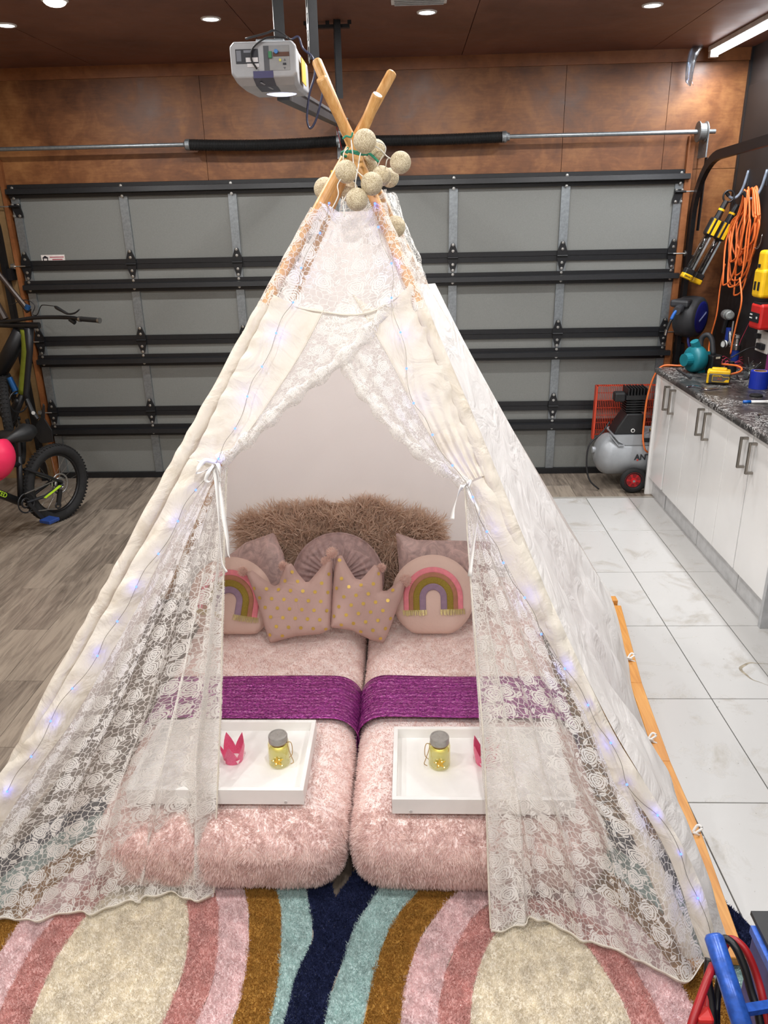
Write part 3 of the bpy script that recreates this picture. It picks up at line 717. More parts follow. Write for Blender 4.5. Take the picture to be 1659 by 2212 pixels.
M_COT = m_cloth('cream_cotton', (240, 234, 222), .22, (9., .5, .03), (1, 1, 1), ((224, 214, 196), 9.))
M_SIDE = m_cloth('white_cotton_side', (252, 251, 249), .34, (7., .5, .04), (1.4, .6, 1))
M_SHEET = m_cloth('white_cotton_sheet', (242, 236, 233), .32, (2.2, .2, .03))
M_LACE = m_lace()
def loft(Lp, Rp, nu, nv, top=None, bot=None):
    """Coons patch between a left edge, a right edge and optional top and bottom edges (lists of 3-D points)"""
    u = np.linspace(0, 1, nu)[:, None, None]; v = np.linspace(0, 1, nv)[None, :, None]
    Lc = at_len(cr(Lp, 8), np.linspace(0, 1, nv))[None]; Rc = at_len(cr(Rp, 8), np.linspace(0, 1, nv))[None]
    P = (1-u)*Lc+u*Rc
    T = at_len(cr(top, 8), np.linspace(0, 1, nu))[:, None] if top is not None else (1-u)*Lc[:, :1]+u*Rc[:, :1]
    B = at_len(cr(bot, 8), np.linspace(0, 1, nu))[:, None] if bot is not None else (1-u)*Lc[:, -1:]+u*Rc[:, -1:]
    bil = (1-v)*((1-u)*T[:1]+u*T[-1:])+v*((1-u)*B[:1]+u*B[-1:])
    return P+(1-v)*T+v*B-bil
def metres_uv(P, scale=1., rot=0.):
    """texture coordinates in metres measured along the cloth"""
    nu, nv = P.shape[:2]
    du = np.r_[0, np.cumsum(np.linalg.norm(np.diff(P[:, nv//3], axis=0), axis=1))]; dv = np.r_[0, np.cumsum(np.linalg.norm(np.diff(P[nu//2], axis=0), axis=1))]
    U, V = np.meshgrid(du, dv, indexing='ij'); c, s = math.cos(rot), math.sin(rot)
    return np.stack([(U*c-V*s)*scale, (U*s+V*c)*scale], -1)
def wrinkle(P, N, amp, freq, seed, mask=None):
    d = vnoise(P.reshape(-1, 3), freq, seed).reshape(P.shape[:2])*amp
    if mask is not None: d = d*mask
    return P+d[..., None]*N
def thick_cloth(name, P, mat, uv=None, label=None, th=0.):
    o = obj(name, surf(P, uv), mat, tent, smooth=True)
    if label: o['label'] = label
    return o
def lerp3(a, b, s): return a+(b-a)*s
# plain side, back and left sheets
tp = .70
def pole_pt(f, t, off=0.): return f+(AP-f)*t
nb = 40
# right side: lower edge scalloped between its ties
edge = [(1318, 1280), (1336, 1340), (1350, 1405), (1358, 1432), (1366, 1490), (1392, 1570), (1401, 1598), (1396, 1640), (1396, 1715), (1412, 1772), (1456, 1794), (1490, 1806), (1520, 1885), (1553, 1975), (1578, 2050), (1592, 2086)]
front_edge = [fpx(*e, .016) for e in ((886, 616), (945, 768), (1049, 1028), (1140, 1195), (1230, 1390), (1320, 1575), (1408, 1718), (1473, 1829), (1510, 1912), (1533, 1995), (1556, 2066))]
bot = [front_edge[-1]]+[onZ(*e, .04) for e in edge[:-1]][::-1]
top = [front_edge[0], spx(912, 614), spx(940, 612)]
rear_edge = [spx(*e) for e in ((940, 612), (1000, 732), (1073, 866), (1158, 1018), (1237, 1158))]+[onZ(1318, 1280, .04)]
P = loft(front_edge, rear_edge, 60, 90, top, bot)
v = np.linspace(0, 1, 90)[None]; u = np.linspace(0, 1, 60)[:, None]
P = wrinkle(P, S_N, .017, 2.6, 3, np.clip(v*2.2-.5, 0, 1)*np.clip(u*6, 0, 1)*np.clip((1-u)*6, 0, 1)*np.clip((1-v)*8, 0, 1))
rip = (np.sin(u*30+v*14+2*np.sin(v*7))+.5*np.sin(u*57-v*9))*.007*np.clip(v*2-.9, 0, 1)*np.clip((1-v)*5, 0, 1)
P = P+rip[..., None]*S_N
P[..., 2] = np.maximum(P[..., 2], .03)
thick_cloth('side_sheet', P, M_SIDE)
# back and left sheets
for f1, f2, seed, amp in ((LR, RR, 5, .006), (LF, LR, 9, .006)):
    L_ = [pole_pt(f1, t) for t in (.93, .6, .3, .02)]; R_ = [pole_pt(f2, t) for t in (.93, .6, .3, .02)]
    lb = [L_[-1]]+[onZ(*q, .02) for q in ((10, 1815), (104, 1700), (205, 1555), (300, 1385))]+[R_[-1]] if f1 is LF else None
    P = loft(L_, R_, 50, 60, None, lb); nn = nrm(np.cross(f2-f1, AP-f1)); v = np.linspace(0, 1, 60)[None]; u = np.linspace(0, 1, 50)[:, None]
    P = wrinkle(P, nn, amp, 1.2, seed, np.sin(PI*u)*np.sin(PI*np.clip(v, .02, 1)))
    thick_cloth('back_sheet' if f1 is LR else 'left_sheet', P, M_SHEET)
# lace tops: front yoke with its folded ruffle, and the lace on the right side
yl = [fpx(*q, .012) for q in ((690, 440), (676, 490), (645, 565), (616, 612), (597, 646))]
yr = [fpx(*q, .012) for q in ((836, 440), (848, 500), (864, 560), (880, 606), (889, 624))]
yt = [fpx(*q, .012) for q in ((690, 440), (718, 458), (745, 478), (785, 470), (812, 452), (836, 440))]
yb = [fpx(*q, .012) for q in ((597, 646), (660, 676), (740, 690), (820, 680), (889, 624))]
P = loft(yl, yr, 70, 50, yt, yb); P = wrinkle(P, F_N, .006, 6., 11)
thick_cloth('front_yoke', P, M_LACE, metres_uv(P), 'white rose lace panel under the pole crossing')
rt = [fpx(*q, .022) for q in ((690, 442), (712, 452), (745, 468), (785, 464), (815, 452))]; rb_ = [fpx(*q, .026) for q in ((712, 470), (730, 492), (755, 498), (785, 497), (800, 485))]
P = loft([rt[0], rb_[0]], [rt[-1], rb_[-1]], 40, 10, rt, rb_); P = wrinkle(P, F_N, .006, 14., 12); thick_cloth('ruffle', P, M_LACE, metres_uv(P, 1., .6)+.3)
sl = [spx(*q, .01) for q in ((822, 420), (842, 480), (862, 545), (888, 620))]; sr_ = [spx(*q, .012) for q in ((846, 420), (872, 490), (896, 548), (912, 600), (905, 626))]
P = loft(sl, sr_, 30, 40); P = wrinkle(P, S_N, .006, 10., 13); thick_cloth('side_yoke', P, M_LACE, metres_uv(P, 1., 1.1)+1.7)
# loose lace gathered round the pole crossing behind the ball lights
gl = [onY(*q, 2.5) for q in ((728, 425), (722, 470))]; gr = [onY(*q, 2.5) for q in ((832, 405), (836, 455))]
P = loft([q+A(0, .16, 0) for q in gl], [q+A(0, .16, 0) for q in gr], 40, 14); P = wrinkle(P, A(0, 1, 0), .02, 6., 14); thick_cloth('rear_ruffle', P, M_LACE, metres_uv(P)+2.3)

# upper curtains
def E(pts, off): return [fpx(*q, off) for q in pts]
# right curtain lies under the left one
ro = ((889, 622), (916, 686), (946, 770), (986, 870), (1021, 960), (1050, 1030))
rs = ((764, 640), (806, 712), (850, 790), (895, 880), (945, 965), (1006, 1046))
rf_ = ((690, 700), (738, 785), (780, 848), (830, 908), (890, 968), (950, 1014), (1003, 1047))
P = loft(E(rs, .008), E(ro, .029), 50, 70, E(((764, 640), (820, 672), (868, 640), (889, 622)), .018), E(((1006, 1046), (1030, 1034), (1050, 1030)), .022))
u = np.linspace(0, 1, 50)[:, None]; v = np.linspace(0, 1, 70)[None]
P = wrinkle(P, F_N, .0045, 7., 21)
P = P+(np.sin(v*60+u*7)*.0045*np.clip((u-.55)*2.4, 0, 1))[..., None]*F_N+(np.sin((u*3+v*1.5)*9)*.006*np.clip(v*1.6-.6, 0, 1)*np.sin(PI*u))[..., None]*F_N
thick_cloth('front_curtain', P, M_COT)
P = loft(E(rf_, .004), E(rs, .007), 40, 90); u = np.linspace(0, 1, 40)[:, None]; v = np.linspace(0, 1, 90)[None]
P = P+(np.sin(u*15+v*3)*.010*(1-u)*np.clip(v*3, .3, 1))[..., None]*F_N; P = wrinkle(P, F_N, .004, 14., 22)
thick_cloth('lace_border', P, M_LACE, metres_uv(P, 1.25, .5)+.9)
obj('seam', MB().tube(at_len(cr(E(rs, .014), 8), np.linspace(0, 1, 40)), .0018, 5), M_COT, tent)
# rolled free edge
mbk = MB().tube(at_len(cr(E([(a+4, b+2) for a, b in rf_[1:]], -.004), 6), np.linspace(0, 1, 50)), list(.011+.004*np.sin(np.linspace(0, 40, 50))), 10); 
def tube_uv(pts, r, n=14, su=1.):
    pts = np.array(pts); m = len(pts); V = []; UV = []; x = None; L = 0.
    for i in range(m):
        z = nrm(pts[min(i+1, m-1)]-pts[max(i-1, 0)])
        if x is None: x, y, _ = frame_of(z)
        else: x = nrm(x-z*np.dot(x, z)); y = np.cross(z, x)
        if i: L += np.linalg.norm(pts[i]-pts[i-1])
        rr = r[i] if hasattr(r, '__len__') else r
        for k in range(n+1): V.append(pts[i]+(x*math.cos(2*PI*k/n)+y*math.sin(2*PI*k/n)*1.6)*rr); UV.append((L, 2*PI*rr*k/n*su))
    return np.array(V).reshape(m, n+1, 3), np.array(UV).reshape(m, n+1, 2)
P, uv = tube_uv(at_len(cr(E([(a+5, b+2) for a, b in rf_[1:]], .0), 6), np.linspace(0, 1, 60)), .011+.004*np.sin(np.linspace(0, 40, 60)))
P = wrinkle(P, F_N, .003, 18., 23); thick_cloth('rolled_edge', P, M_LACE, uv*1.4)
lo_ = ((597, 646), (566, 706), (524, 786), (480, 870), (440, 955), (416, 992))
ls = ((702, 676), (655, 765), (600, 850), (545, 930), (505, 978), (474, 1003))
lf_ = ((852, 660), (806, 724), (745, 786), (655, 856), (565, 938), (520, 980), (486, 1003))
P = loft(E(lo_, .029), E(ls, .021), 50, 70, E(((597, 646), (640, 664), (702, 676)), .026), E(((416, 992), (450, 1000), (474, 1003)), .026))
u = np.linspace(0, 1, 50)[:, None]; v = np.linspace(0, 1, 70)[None]
P = wrinkle(P, F_N, .005, 6., 25); P = P+(np.sin(v*52+u*5)*.004*np.clip(.5-u, 0, 1)*2)[..., None]*F_N
thick_cloth('front_curtain', P, M_COT)
obj('seam', MB().tube(at_len(cr(E(ls, .026), 8), np.linspace(0, 1, 40)), .0018, 5), M_COT, tent)
P = loft(E(ls, .019), E(lf_, .018), 44, 90, E(((702, 676), (770, 682), (820, 672), (852, 660)), .020)); u = np.linspace(0, 1, 44)[:, None]; v = np.linspace(0, 1, 90)[None]
P = P+(np.sin(u*17+v*2)*.010*u*np.clip(v*3, .3, 1))[..., None]*F_N; P = wrinkle(P, F_N, .004, 14., 26)
thick_cloth('lace_border', P, M_LACE, metres_uv(P, 1.25, -.6)+4.1)
P, uv = tube_uv(at_len(cr(E([(a-6, b-4) for a, b in lf_], .022), 6), np.linspace(0, 1, 70)), .012+.004*np.sin(np.linspace(0, 46, 70)))
P = wrinkle(P, F_N, .003, 18., 27); thick_cloth('rolled_edge', P, M_LACE, uv*1.4+.4)
# hem line of the yoke
obj('seam', MB().tube(at_len(cr(E(((590, 642), (640, 668), (702, 680), (770, 686), (830, 668), (888, 626)), .024), 8), np.linspace(0, 1, 50)), .003, 6), M_COT, tent)

# pole casings below the ties
lso = ((416, 992), (368, 1082), (306, 1192), (240, 1312), (165, 1442), (84, 1572), (-6, 1690), (-100, 1850), (-175, 2010))
lsi = ((474, 1006), (428, 1072), (366, 1182), (306, 1300), (240, 1420), (165, 1550), (72, 1682), (-25, 1840), (-100, 2010))
P = loft(E(lso, .026), E(lsi, .016), 24, 110); u = np.linspace(0, 1, 24)[:, None]; v = np.linspace(0, 1, 110)[None]
P = P+(np.sin(PI*u)*.012)[..., None]*F_N; P = wrinkle(P, F_N, .007, 6., 31); P = P+(np.sin(v*75+u*4+np.sin(v*21)*2)*.004*(1-u))[..., None]*F_N
thick_cloth('pole_sleeve', P, M_COT)
rso = ((1050, 1030), (1140, 1195), (1230, 1390), (1320, 1575), (1408, 1718), (1473, 1829), (1510, 1912), (1533, 1995), (1558, 2074))
rsi = ((1006, 1050), (1058, 1150), (1130, 1290), (1215, 1440), (1264, 1517), (1302, 1600), (1338, 1685), (1388, 1750), (1437, 1836), (1467, 1912), (1492, 1991), (1520, 2068))
P = loft(E(rsi, .012), E(rso, .026), 24, 110); u = np.linspace(0, 1, 24)[:, None]; v = np.linspace(0, 1, 110)[None]
P = P+(np.sin(PI*u)*.012)[..., None]*F_N; P = wrinkle(P, F_N, .007, 6., 33); P = P+(np.sin(v*60+u*4+np.sin(v*17)*2)*.004*u)[..., None]*F_N
thick_cloth('pole_sleeve', P, M_COT)
def sleeve(k, ft, t1, r_, mat, seed, t0=.015):
    ft = ft+A(0, 0, .016); m, n = 150, 18; tt = np.linspace(t1, t0, m); d = nrm(tops[k]-ft); x_, y_, _ = frame_of(d); a = np.linspace(0, 2*PI, n+1)
    ax_ = ft[None]+(tops[k]-ft)[None]*tt[:, None]*(np.linalg.norm(AP-ft)/np.linalg.norm(tops[k]-ft))
    rad = r_*(1+.07*np.sin(tt*150+np.sin(tt*31)*3)[:, None]*np.cos(a-1.)[None]+.05*np.sin(tt*23+seed)[:, None])
    P = ax_[:, None]+(np.cos(a)[None, :, None]*x_+np.sin(a)[None, :, None]*y_)*rad[..., None]
    P[..., 2] = np.maximum(P[..., 2], .004)
    return thick_cloth('pole_sleeve', P, mat)
for j_, (k, ft, t1, r_) in enumerate(SLEEVE): sleeve(k, ft, t1, r_, M_COT if k[1] == 'F' else M_SIDE, j_)
def lace_sleeve(k, ft, t1, t0, r_, seed):
    ft = ft+A(0, 0, .016); m, n = 60, 16; tt = np.linspace(t1, t0, m); a = np.linspace(0, 2*PI, n+1); x_, y_, _ = frame_of(tops[k]-ft); sc2 = np.linalg.norm(AP-ft)/np.linalg.norm(tops[k]-ft)
    ax_ = ft[None]+(tops[k]-ft)[None]*tt[:, None]*sc2; rad = r_*(1+.08*np.sin(tt*160+seed)[:, None]*np.cos(a)[None]); P = ax_[:, None]+(np.cos(a)[None, :, None]*x_+np.sin(a)[None, :, None]*y_)*rad[..., None]
    uv = np.stack([np.repeat((tt*2.5)[:, None], n+1, 1), np.repeat((a*r_)[None], m, 0)], -1)+seed*.37
    thick_cloth('lace_sleeve', P, M_LACE, uv)
for j_, (k, ft, t1) in enumerate((('RF', RF, .93), ('LF', LF, .925), ('RR', RR+A(-.20, -.03, 0), .95))): lace_sleeve(k, ft, t1, .79, .021, j_+1)
# hanging lace curtains, gathered at the ties
def hang(seam, free, hem, topw, seed, folds, amp, uvo, flip):
    nu, nv = 150, 110
    P = loft(seam, free, nu, nv, topw, hem); u = np.linspace(0, 1, nu)[:, None]; v = np.linspace(0, 1, nv)[None]
    ph = 2*PI*folds*(u**1.15)+1.5*np.sin(3*v)*(1-.5*u)
    env = np.clip(u*5, 0, 1)*(.35+.65*u)*np.clip(v*1.6, .12, 1)
    d = (np.sin(ph)+.45*np.sin(2.3*ph+1.))*(1-.45*np.clip(v*3-2, 0, 1))
    P = P+(d*amp*env)[..., None]*F_N
    tx = nrm(hem[-1]-hem[0]); P = P+(np.cos(ph)*amp*.8*env*(1-.75*np.clip(v*3-2, 0, 1)))[..., None]*tx
    P = wrinkle(P, F_N, .004, 5., seed, np.clip(v*3, 0, 1)*np.ones_like(u)); P[..., 2] = np.maximum(P[..., 2], .022)
    W = np.linalg.norm(np.diff(P[:, -1], axis=0), axis=1).sum(); H = np.linalg.norm(np.diff(P[nu//2], axis=0), axis=1).sum()
    U, V = np.meshgrid(np.linspace(0, W, nu), np.linspace(0, H, nv), indexing='ij')
    UV = np.stack([U*np.linspace(.45, 1, nv)[None]+(0 if not flip else 0)+W*.27*(1-np.linspace(.45, 1, nv))[None], V], -1)+uvo
    c = thick_cloth('lace_curtain', P, M_LACE, UV, None)
    k0 = int(nu*.80); P2 = P[k0:]-F_N*(.012+.010*np.sin(np.linspace(0, 9, nu-k0)))[:, None, None]; P2[..., 2] = np.maximum(P2[..., 2], .022); obj('turned_edge', surf(P2, UV[k0:]+3.3), M_LACE, c, smooth=True)
    hp = P[:, -1]; obj('hem', MB().ribbon([p+A(0, 0, .004) for p in hp[::2]], .020, (0, -.5, 1), .002), M_COT, c, smooth=True)
    fe = P[-1]; obj('edge_tape', MB().tube(fe[::4], .0025, 6), M_COT, c)
    return c
zl = .03
Ltie = fpx(470, 1006, .014)
hemL = [onZ(*q, zl) for q in ((-118, 2100), (0, 2068), (150, 2030), (290, 1980), (326, 1953), (400, 1952), (461, 1942))]
c = hang(E(lsi, .014), [fpx(490, 1010, .0), lerp3(fpx(490, 1010, .0), hemL[-1], .5), hemL[-1]], hemL, [Ltie, fpx(482, 1008, .01), fpx(490, 1010, .0)], 41, 4.6, .032, 0., False)
c['label'] = 'lace curtain left of the tent opening'
Rtie = fpx(1006, 1050, .014)
hemR = [onZ(*q, zl) for q in ((1061, 2012), (1098, 2020), (1130, 2010), (1152, 1992), (1250, 2046), (1400, 2116), (1500, 2176), (1556, 2130))]
c = hang(E(rsi, .010), [fpx(1004, 1052, .0), lerp3(fpx(1004, 1052, .0), hemR[0], .5), hemR[0]], hemR[::-1], [Rtie, fpx(1005, 1051, .006), fpx(1004, 1052, .0)], 43, 4.2, .030, 7.3, True)
c['label'] = 'lace curtain right of the tent opening'
# satin ribbon ties
M_SAT = mt('white_satin_ribbon', (236, 234, 230), .25, 0, (12, .03), sheen=.3)
def rib(pts, wd, off, side=(1, 0, .3), n=6, seed=0):
    p = cr([fpx(x_, y_, off+o_) for x_, y_, o_ in pts], n); m = len(p); tw = np.linspace(0, 2.2, m)
    sd = [nrm(A(math.cos(a)*side[0], math.sin(a)*.8, side[2]*math.cos(a))) for a in tw+seed]
    return obj('ribbon_tie', MB().ribbon(p, wd, np.array(sd), .0008), M_SAT, tent, smooth=True)
rib([(474, 1003, .03), (455, 1000, .05), (440, 1018, .055), (437, 1026, .05), (452, 1022, .045), (470, 1008, .03)], .013, 0, (0, 0, 1))
rib([(470, 1008, .035), (462, 1025, .05), (456, 1040, .05), (462, 1044, .045), (468, 1036, .04), (470, 1012, .03)], .011, 0, (1, 0, 0))
rib([(474, 1004, .035), (482, 1008, .05), (487, 1025, .05), (484, 1045, .04)], .013, 0, (1, 0, 0))
rib([(470, 1012, .035), (476, 1050, .04), (480, 1110, .035), (483, 1160, .035), (486, 1215, .03), (496, 1236, .03)], .010, 0, (1, 0, .0), seed=.4)
rib([(472, 1010, .03), (483, 1075, .03), (491, 1130, .028), (497, 1165, .028), (499, 1195, .025), (502, 1206, .025)], .012, 0, (1, 0, .0), seed=-.3)
rib([(474, 1003, .03), (445, 1001, .034), (417, 991, .02)], .007, 0, (0, 0, 1))
rib([(1008, 1048, .03), (996, 1056, .045), (987, 1078, .045), (979, 1105, .04), (977, 1124, .04)], .013, 0, (1, 0, .2), seed=.3)
rib([(1008, 1050, .03), (1020, 1080, .036), (1034, 1105, .04), (1030, 1130, .03), (1022, 1180, .02), (1014, 1245, .02)], .012, 0, (1, 0, 0), seed=.2)
rib([(1008, 1048, .035), (1016, 1042, .042), (1010, 1056, .042), (1006, 1048, .03)], .008, 0, (0, 0, 1))
for k, q in enumerate(((1360, 1425), (1405, 1600), (1502, 1802))):
    b0 = onZ(*q, .03); mb = MB()
    mb.ribbon([b0+A(-.04, 0, -.006), b0+A(-.01, -.004, .004), b0+A(.025, -.008, -.004), b0+A(.032, -.008, -.022)], .009, (0, 1, 0), .001)
    mb.ribbon(cr([b0+A(-.01, 0, .006), b0+A(.008, .012, .025), b0+A(.02, .004, .02), b0+A(-.005, -.004, .006)], 4), .008, (0, .6, .6), .001)
    mb.ribbon(cr([b0+A(-.01, 0, .006), b0+A(-.012, -.014, .02), b0+A(.004, -.02, .014), b0+A(-.005, -.004, .006)], 4), .008, (.6, 0, .6), .001)
    obj('ribbon_tie', mb, M_SAT, tent, smooth=True)
# green cord lashing the poles
M_GRN = mt('green_cord', (44, 138, 108), .6)
cp = onY(764, 322, 2.46)
obj('lashing', MB().tube(cr([cp+A(.036*math.cos(a), .036*math.sin(a), -.012+.005*math.sin(2*a)) for a in np.linspace(0, 4*PI, 24)], 2), .0035, 6).tube(cr([onY(*q, 2.4) for q in ((740, 300), (748, 294), (758, 296), (762, 286))], 4), .003, 6).tube(cr([onY(*q, 2.40) for q in ((752, 318), (748, 330), (756, 326), (770, 328), (795, 335))], 4), .0035, 6).tube(cr([onY(*q, 2.40) for q in ((795, 330), (806, 338), (818, 350))], 4), .004, 6), M_GRN, tent, smooth=True)

# ------------------------------------------------------------------ cotton ball lights
def m_ball():
    t = NT('beige_thread_ball'); co = t.coord('Object')
    w1 = t.n('TexWave', {'Vector': co, 'Scale': 55., 'Distortion': 16., 'Detail': 3., 'Detail Scale': 3.}).outputs['Fac']
    w2 = t.n('TexWave', {'Vector': t.coord('Object', None, (1, 1.2, .4)), 'Scale': 60., 'Distortion': 18., 'Detail': 3., 'Detail Scale': 3.}, bands_direction='Z').outputs['Fac']
    f = t.ma('MAXIMUM', w1, w2); sp = t.ramp(t.noise(co, 190., 2), [(.60, (0, 0, 0, 1)), (.68, (1, 1, 1, 1))])
    c = t.ramp(f, [(.35, rgb(168, 146, 104)), (.7, rgb(214, 198, 164)), (1., rgb(232, 220, 192))])
    c = t.mix(t.ma('MULTIPLY', sp, .7), c, rgb(246, 236, 196))
    b = t.n('BsdfPrincipled', {'Base Color': c, 'Roughness': .6}); t.set(b.inputs['Normal'], t.bump(f, .5, .003))
    return t.done(b)
M_BALL = m_ball()
bl = thing('ball_light_string', 'string of beige thread ball lights hung over the pole crossing', 'string lights', tuple(onY(771, 380, 2.35)))
balls = [(788, 305, 25, 2.32), (812, 324, 22, 2.43), (865, 351, 23, 2.34), (748, 371, 24, 2.33), (702, 408, 24, 2.56), (752, 412, 22, 2.56), (771, 431, 24, 2.30), (803, 397, 24, 2.31), (824, 380, 21, 2.38), (842, 384, 20, 2.48), (796, 356, 19, 2.52), (853, 490, 23, 2.5), (790, 345, 19, 2.56)]
bpos = []
for x_, y_, r_, Y_ in balls:
    c = onY(x_, y_, Y_); zc = np.dot(c-CAM, RC[2]); r3 = r_*zc/FPX; bpos.append(c)
    me = MB().ball((0, 0, 0), r3, 28, 18); o = obj('thread_ball', me, M_BALL, bl, local=True, smooth=True); o.location = c-OFF[bl.name]; o.rotation_euler = (rng.random()*3, rng.random()*3, rng.random()*3)
M_CLR = mt('clear_white_wire', (224, 222, 214), .25)
def wire(pts): obj('wire', MB().tube(cr(pts, 6), .0016, 6), M_CLR, bl, smooth=True)
wire([bpos[0], onY(812, 305, 2.36), onY(829, 312, 2.38), onY(833, 325, 2.38), onY(822, 345, 2.38), onY(815, 360, 2.38)])
wire([bpos[0], onY(820, 322, 2.38), onY(836, 338, 2.36), onY(850, 345, 2.34), bpos[2]])
wire([bpos[2], onY(840, 342, 2.36), onY(834, 355, 2.36), onY(835, 370, 2.4), bpos[9]])
wire([bpos[0], onY(778, 335, 2.31), onY(774, 360, 2.31), onY(768, 395, 2.3), bpos[6]])
wire([bpos[3], onY(742, 350, 2.36), onY(743, 330, 2.38), onY(752, 320, 2.4)])
wire([bpos[3], onY(730, 398, 2.3), onY(731, 420, 2.28), onY(722, 442, 2.27), onY(715, 452, 2.27)])
wire([onY(740, 425, 2.3), onY(742, 445, 2.29), onY(744, 468, 2.28)]); wire([onY(758, 300, 2.4), onY(762, 330, 2.34), onY(768, 365, 2.32), bpos[7]]); wire([bpos[5], onY(735, 450, 2.4)])

# ------------------------------------------------------------------ fairy lights on fine wire
M_LEDB = m_emit('blue_led', (50, 72, 255), 12.)
M_FW = mt('fine_silver_wire', (150, 142, 130), .3, .8)
def fairy(label, pts, off, name='fairy_light_string'):
    P3 = [fpx(x_, y_, off) for x_, y_ in pts]
    t = thing(name, label, 'fairy lights', tuple(P3[0]), None)
    wp = []
    for k in range(len(P3)-1):
        wp.append(P3[k]); d = P3[k+1]-P3[k]; s = nrm(np.cross(d, F_N)); wp.append((P3[k]+P3[k+1])/2+s*.006*(1 if k % 2 else -1)+F_N*.003)
    wp.append(P3[-1]); obj('wire', MB().tube(cr(wp, 5), .0007, 5), M_FW, t, smooth=True)
    for p_ in P3: 
        o = obj('led_bulb', MB().ball((0, 0, 0), .0032, 10, 6), M_LEDB, t, local=True, smooth=True); o.location = p_-OFF[t.name]
    for k, p_ in enumerate(P3):
        if k % 2 == 0:
            l = bpy.data.lights.new('led_light', 'POINT'); l.energy = .022; l.color = (.13, .17, 1); l.shadow_soft_size = .003
            o = bpy.data.objects.new('led_light', l); COL.objects.link(o); o.parent = t; o.location = p_+F_N*.008-OFF[t.name]
fairy('wire of tiny blue fairy lights down the left edge of the tent', [(716, 455), (697, 518), (657, 592), (640, 665), (604, 730), (574, 801), (543, 864), (517, 932), (482, 996), (434, 1062), (396, 1128), (355, 1197), (308, 1267), (268, 1340), (226, 1413), (173, 1482), (127, 1551), (86, 1626), (35, 1700)], .046)
fairy('wire of tiny blue fairy lights down the right edge of the tent', [(813, 455), (820, 505), (848, 582), (848, 655), (867, 728), (880, 805), (895, 878), (935, 945), (977, 1010), (1020, 1077), (1050, 1150), (1085, 1216), (1130, 1290), (1165, 1367), (1215, 1440), (1264, 1517), (1312, 1597), (1346, 1685), (1411, 1750), (1460, 1832), (1496, 1925), (1528, 2030)], .044)
# ================================================================== rugs
def m_pile(name, col, glit=0., sheen=.3, thin=.3, isl=0.):
    if name in MATS: return MATS[name]
    t = NT(name); co = t.coord(); c = rgb(*col); f = t.noise(co, 26., 4, .6)
    d = tuple(x*.86 for x in c[:3])+(1,); l = tuple(min(1, x*1.1) for x in c[:3])+(1,)
    cc = t.ramp(f, [(.3, d), (.7, l)])
    if isl: cc = t.mix(t.ma('MULTIPLY', t.n('NewGeometry').outputs['Random Per Island'], isl), cc, (c[0]*.55, c[1]*.5, c[2]*.48, 1))
    b = t.n('BsdfPrincipled', {'Base Color': cc, 'Roughness': .85, 'Sheen Weight': sheen, 'Specular IOR Level': .2})
    if glit:
        s = t.ramp(t.noise(co, 320., 1), [(.735, (0, 0, 0, 1)), (.75, (1, 1, 1, 1))])
        t.set(b.inputs['Base Color'], t.mix(s, cc, rgb(235, 230, 225))); t.set(b.inputs['Roughness'], t.mix(s, .85, .25, 'FLOAT')); t.set(b.inputs['Metallic'], s)
    tr = t.n('BsdfTranslucent', {'Color': cc})
    MATS[name] = t.done(t.n('MixShader', {0: thin, 1: b.outputs[0], 2: tr.outputs[0]})); return MATS[name]
BANDS = [('cream_centre', (246, 238, 222), .0), ('rose_band', (226, 178, 172), .5), ('pink_band', (246, 222, 222), .4), ('ochre_band', (186, 140, 68), .7), ('teal_band', (202, 224, 222), .2), ('navy_band', (44, 52, 88), 1.)]
def rug(label, cx, cy, radii, z):
    """oval rug: colour bands of tufted pile, each band its own part; radii = outer half axes of the bands"""
    t = thing('oval_rug', label, 'rug', (cx, cy, 0), 'rainbow shag rugs'); RX, RY = radii[-1]
    obj('backing', MB().lathe([(.985, .001), (.985, z-.003)], (0, 0, 0), (0, 0, 1), 72), mt('rug_backing', (170, 160, 146), .9), t, local=True).scale = (RX, RY, 1)
    for k, (nm, col, gl) in enumerate(BANDS):
        r0 = np.array(radii[k-1] if k else (.0, .0)); r1 = np.array(radii[k])
        n = 120; a = np.linspace(0, 2*PI, n+1); s = np.linspace(0, 1, 9); ex = r0[0]+(r1[0]-r0[0])*s; ey = r0[1]+(r1[1]-r0[1])*s
        wob = 1+.006*np.sin(a*9+k)+.004*np.sin(a*23+2*k)
        P = np.stack([np.outer(np.cos(a)*wob, ex), np.outer(np.sin(a)*wob, ey), np.full((n+1, 9), z)], -1)
        V, F = surf(P); V = V.copy(); V[:, 2] += vnoise(V, 9., k, 2)*.003
        F = F[:, ::-1]
        ar = PI*(r1[0]*r1[1]-r0[0]*r0[1]); cnt = int(230000*ar)
        cam_keep = lambda c_: (((c_[:, 1]+cy) > .85) & ((c_[:, 1]+cy) < 2.1)).astype(float)+1e-9
        Q, N = sample(V, F, cnt, cam_keep); N[N[:, 2] < 0] *= -1
        cl = np.stack([vnoise(Q, 22., k+5, 2), vnoise(Q, 22., k+6, 2), 0*Q[:, 0]], -1)
        S = strands(Q-A(0, 0, .003), N, .011, .0032, A(0, -.1, 0)+cl*.5, .40)
        obj(nm, merge((V, F), S), m_pile('pile_'+nm, col, gl, .0, .22, .12), t, local=True, kind='stuff')
    return t
rug('oval rainbow shag rug on the left of the tent entrance', -.80, 1.42, [(.18, .35), (.265, .435), (.35, .52), (.44, .61), (.525, .695), (.60, .77)], .013)
rug('oval rainbow shag rug on the right of the tent entrance', .335, 1.25, [(.20, .37), (.28, .45), (.375, .545), (.465, .635), (.56, .73), (.66, .83)], .020)
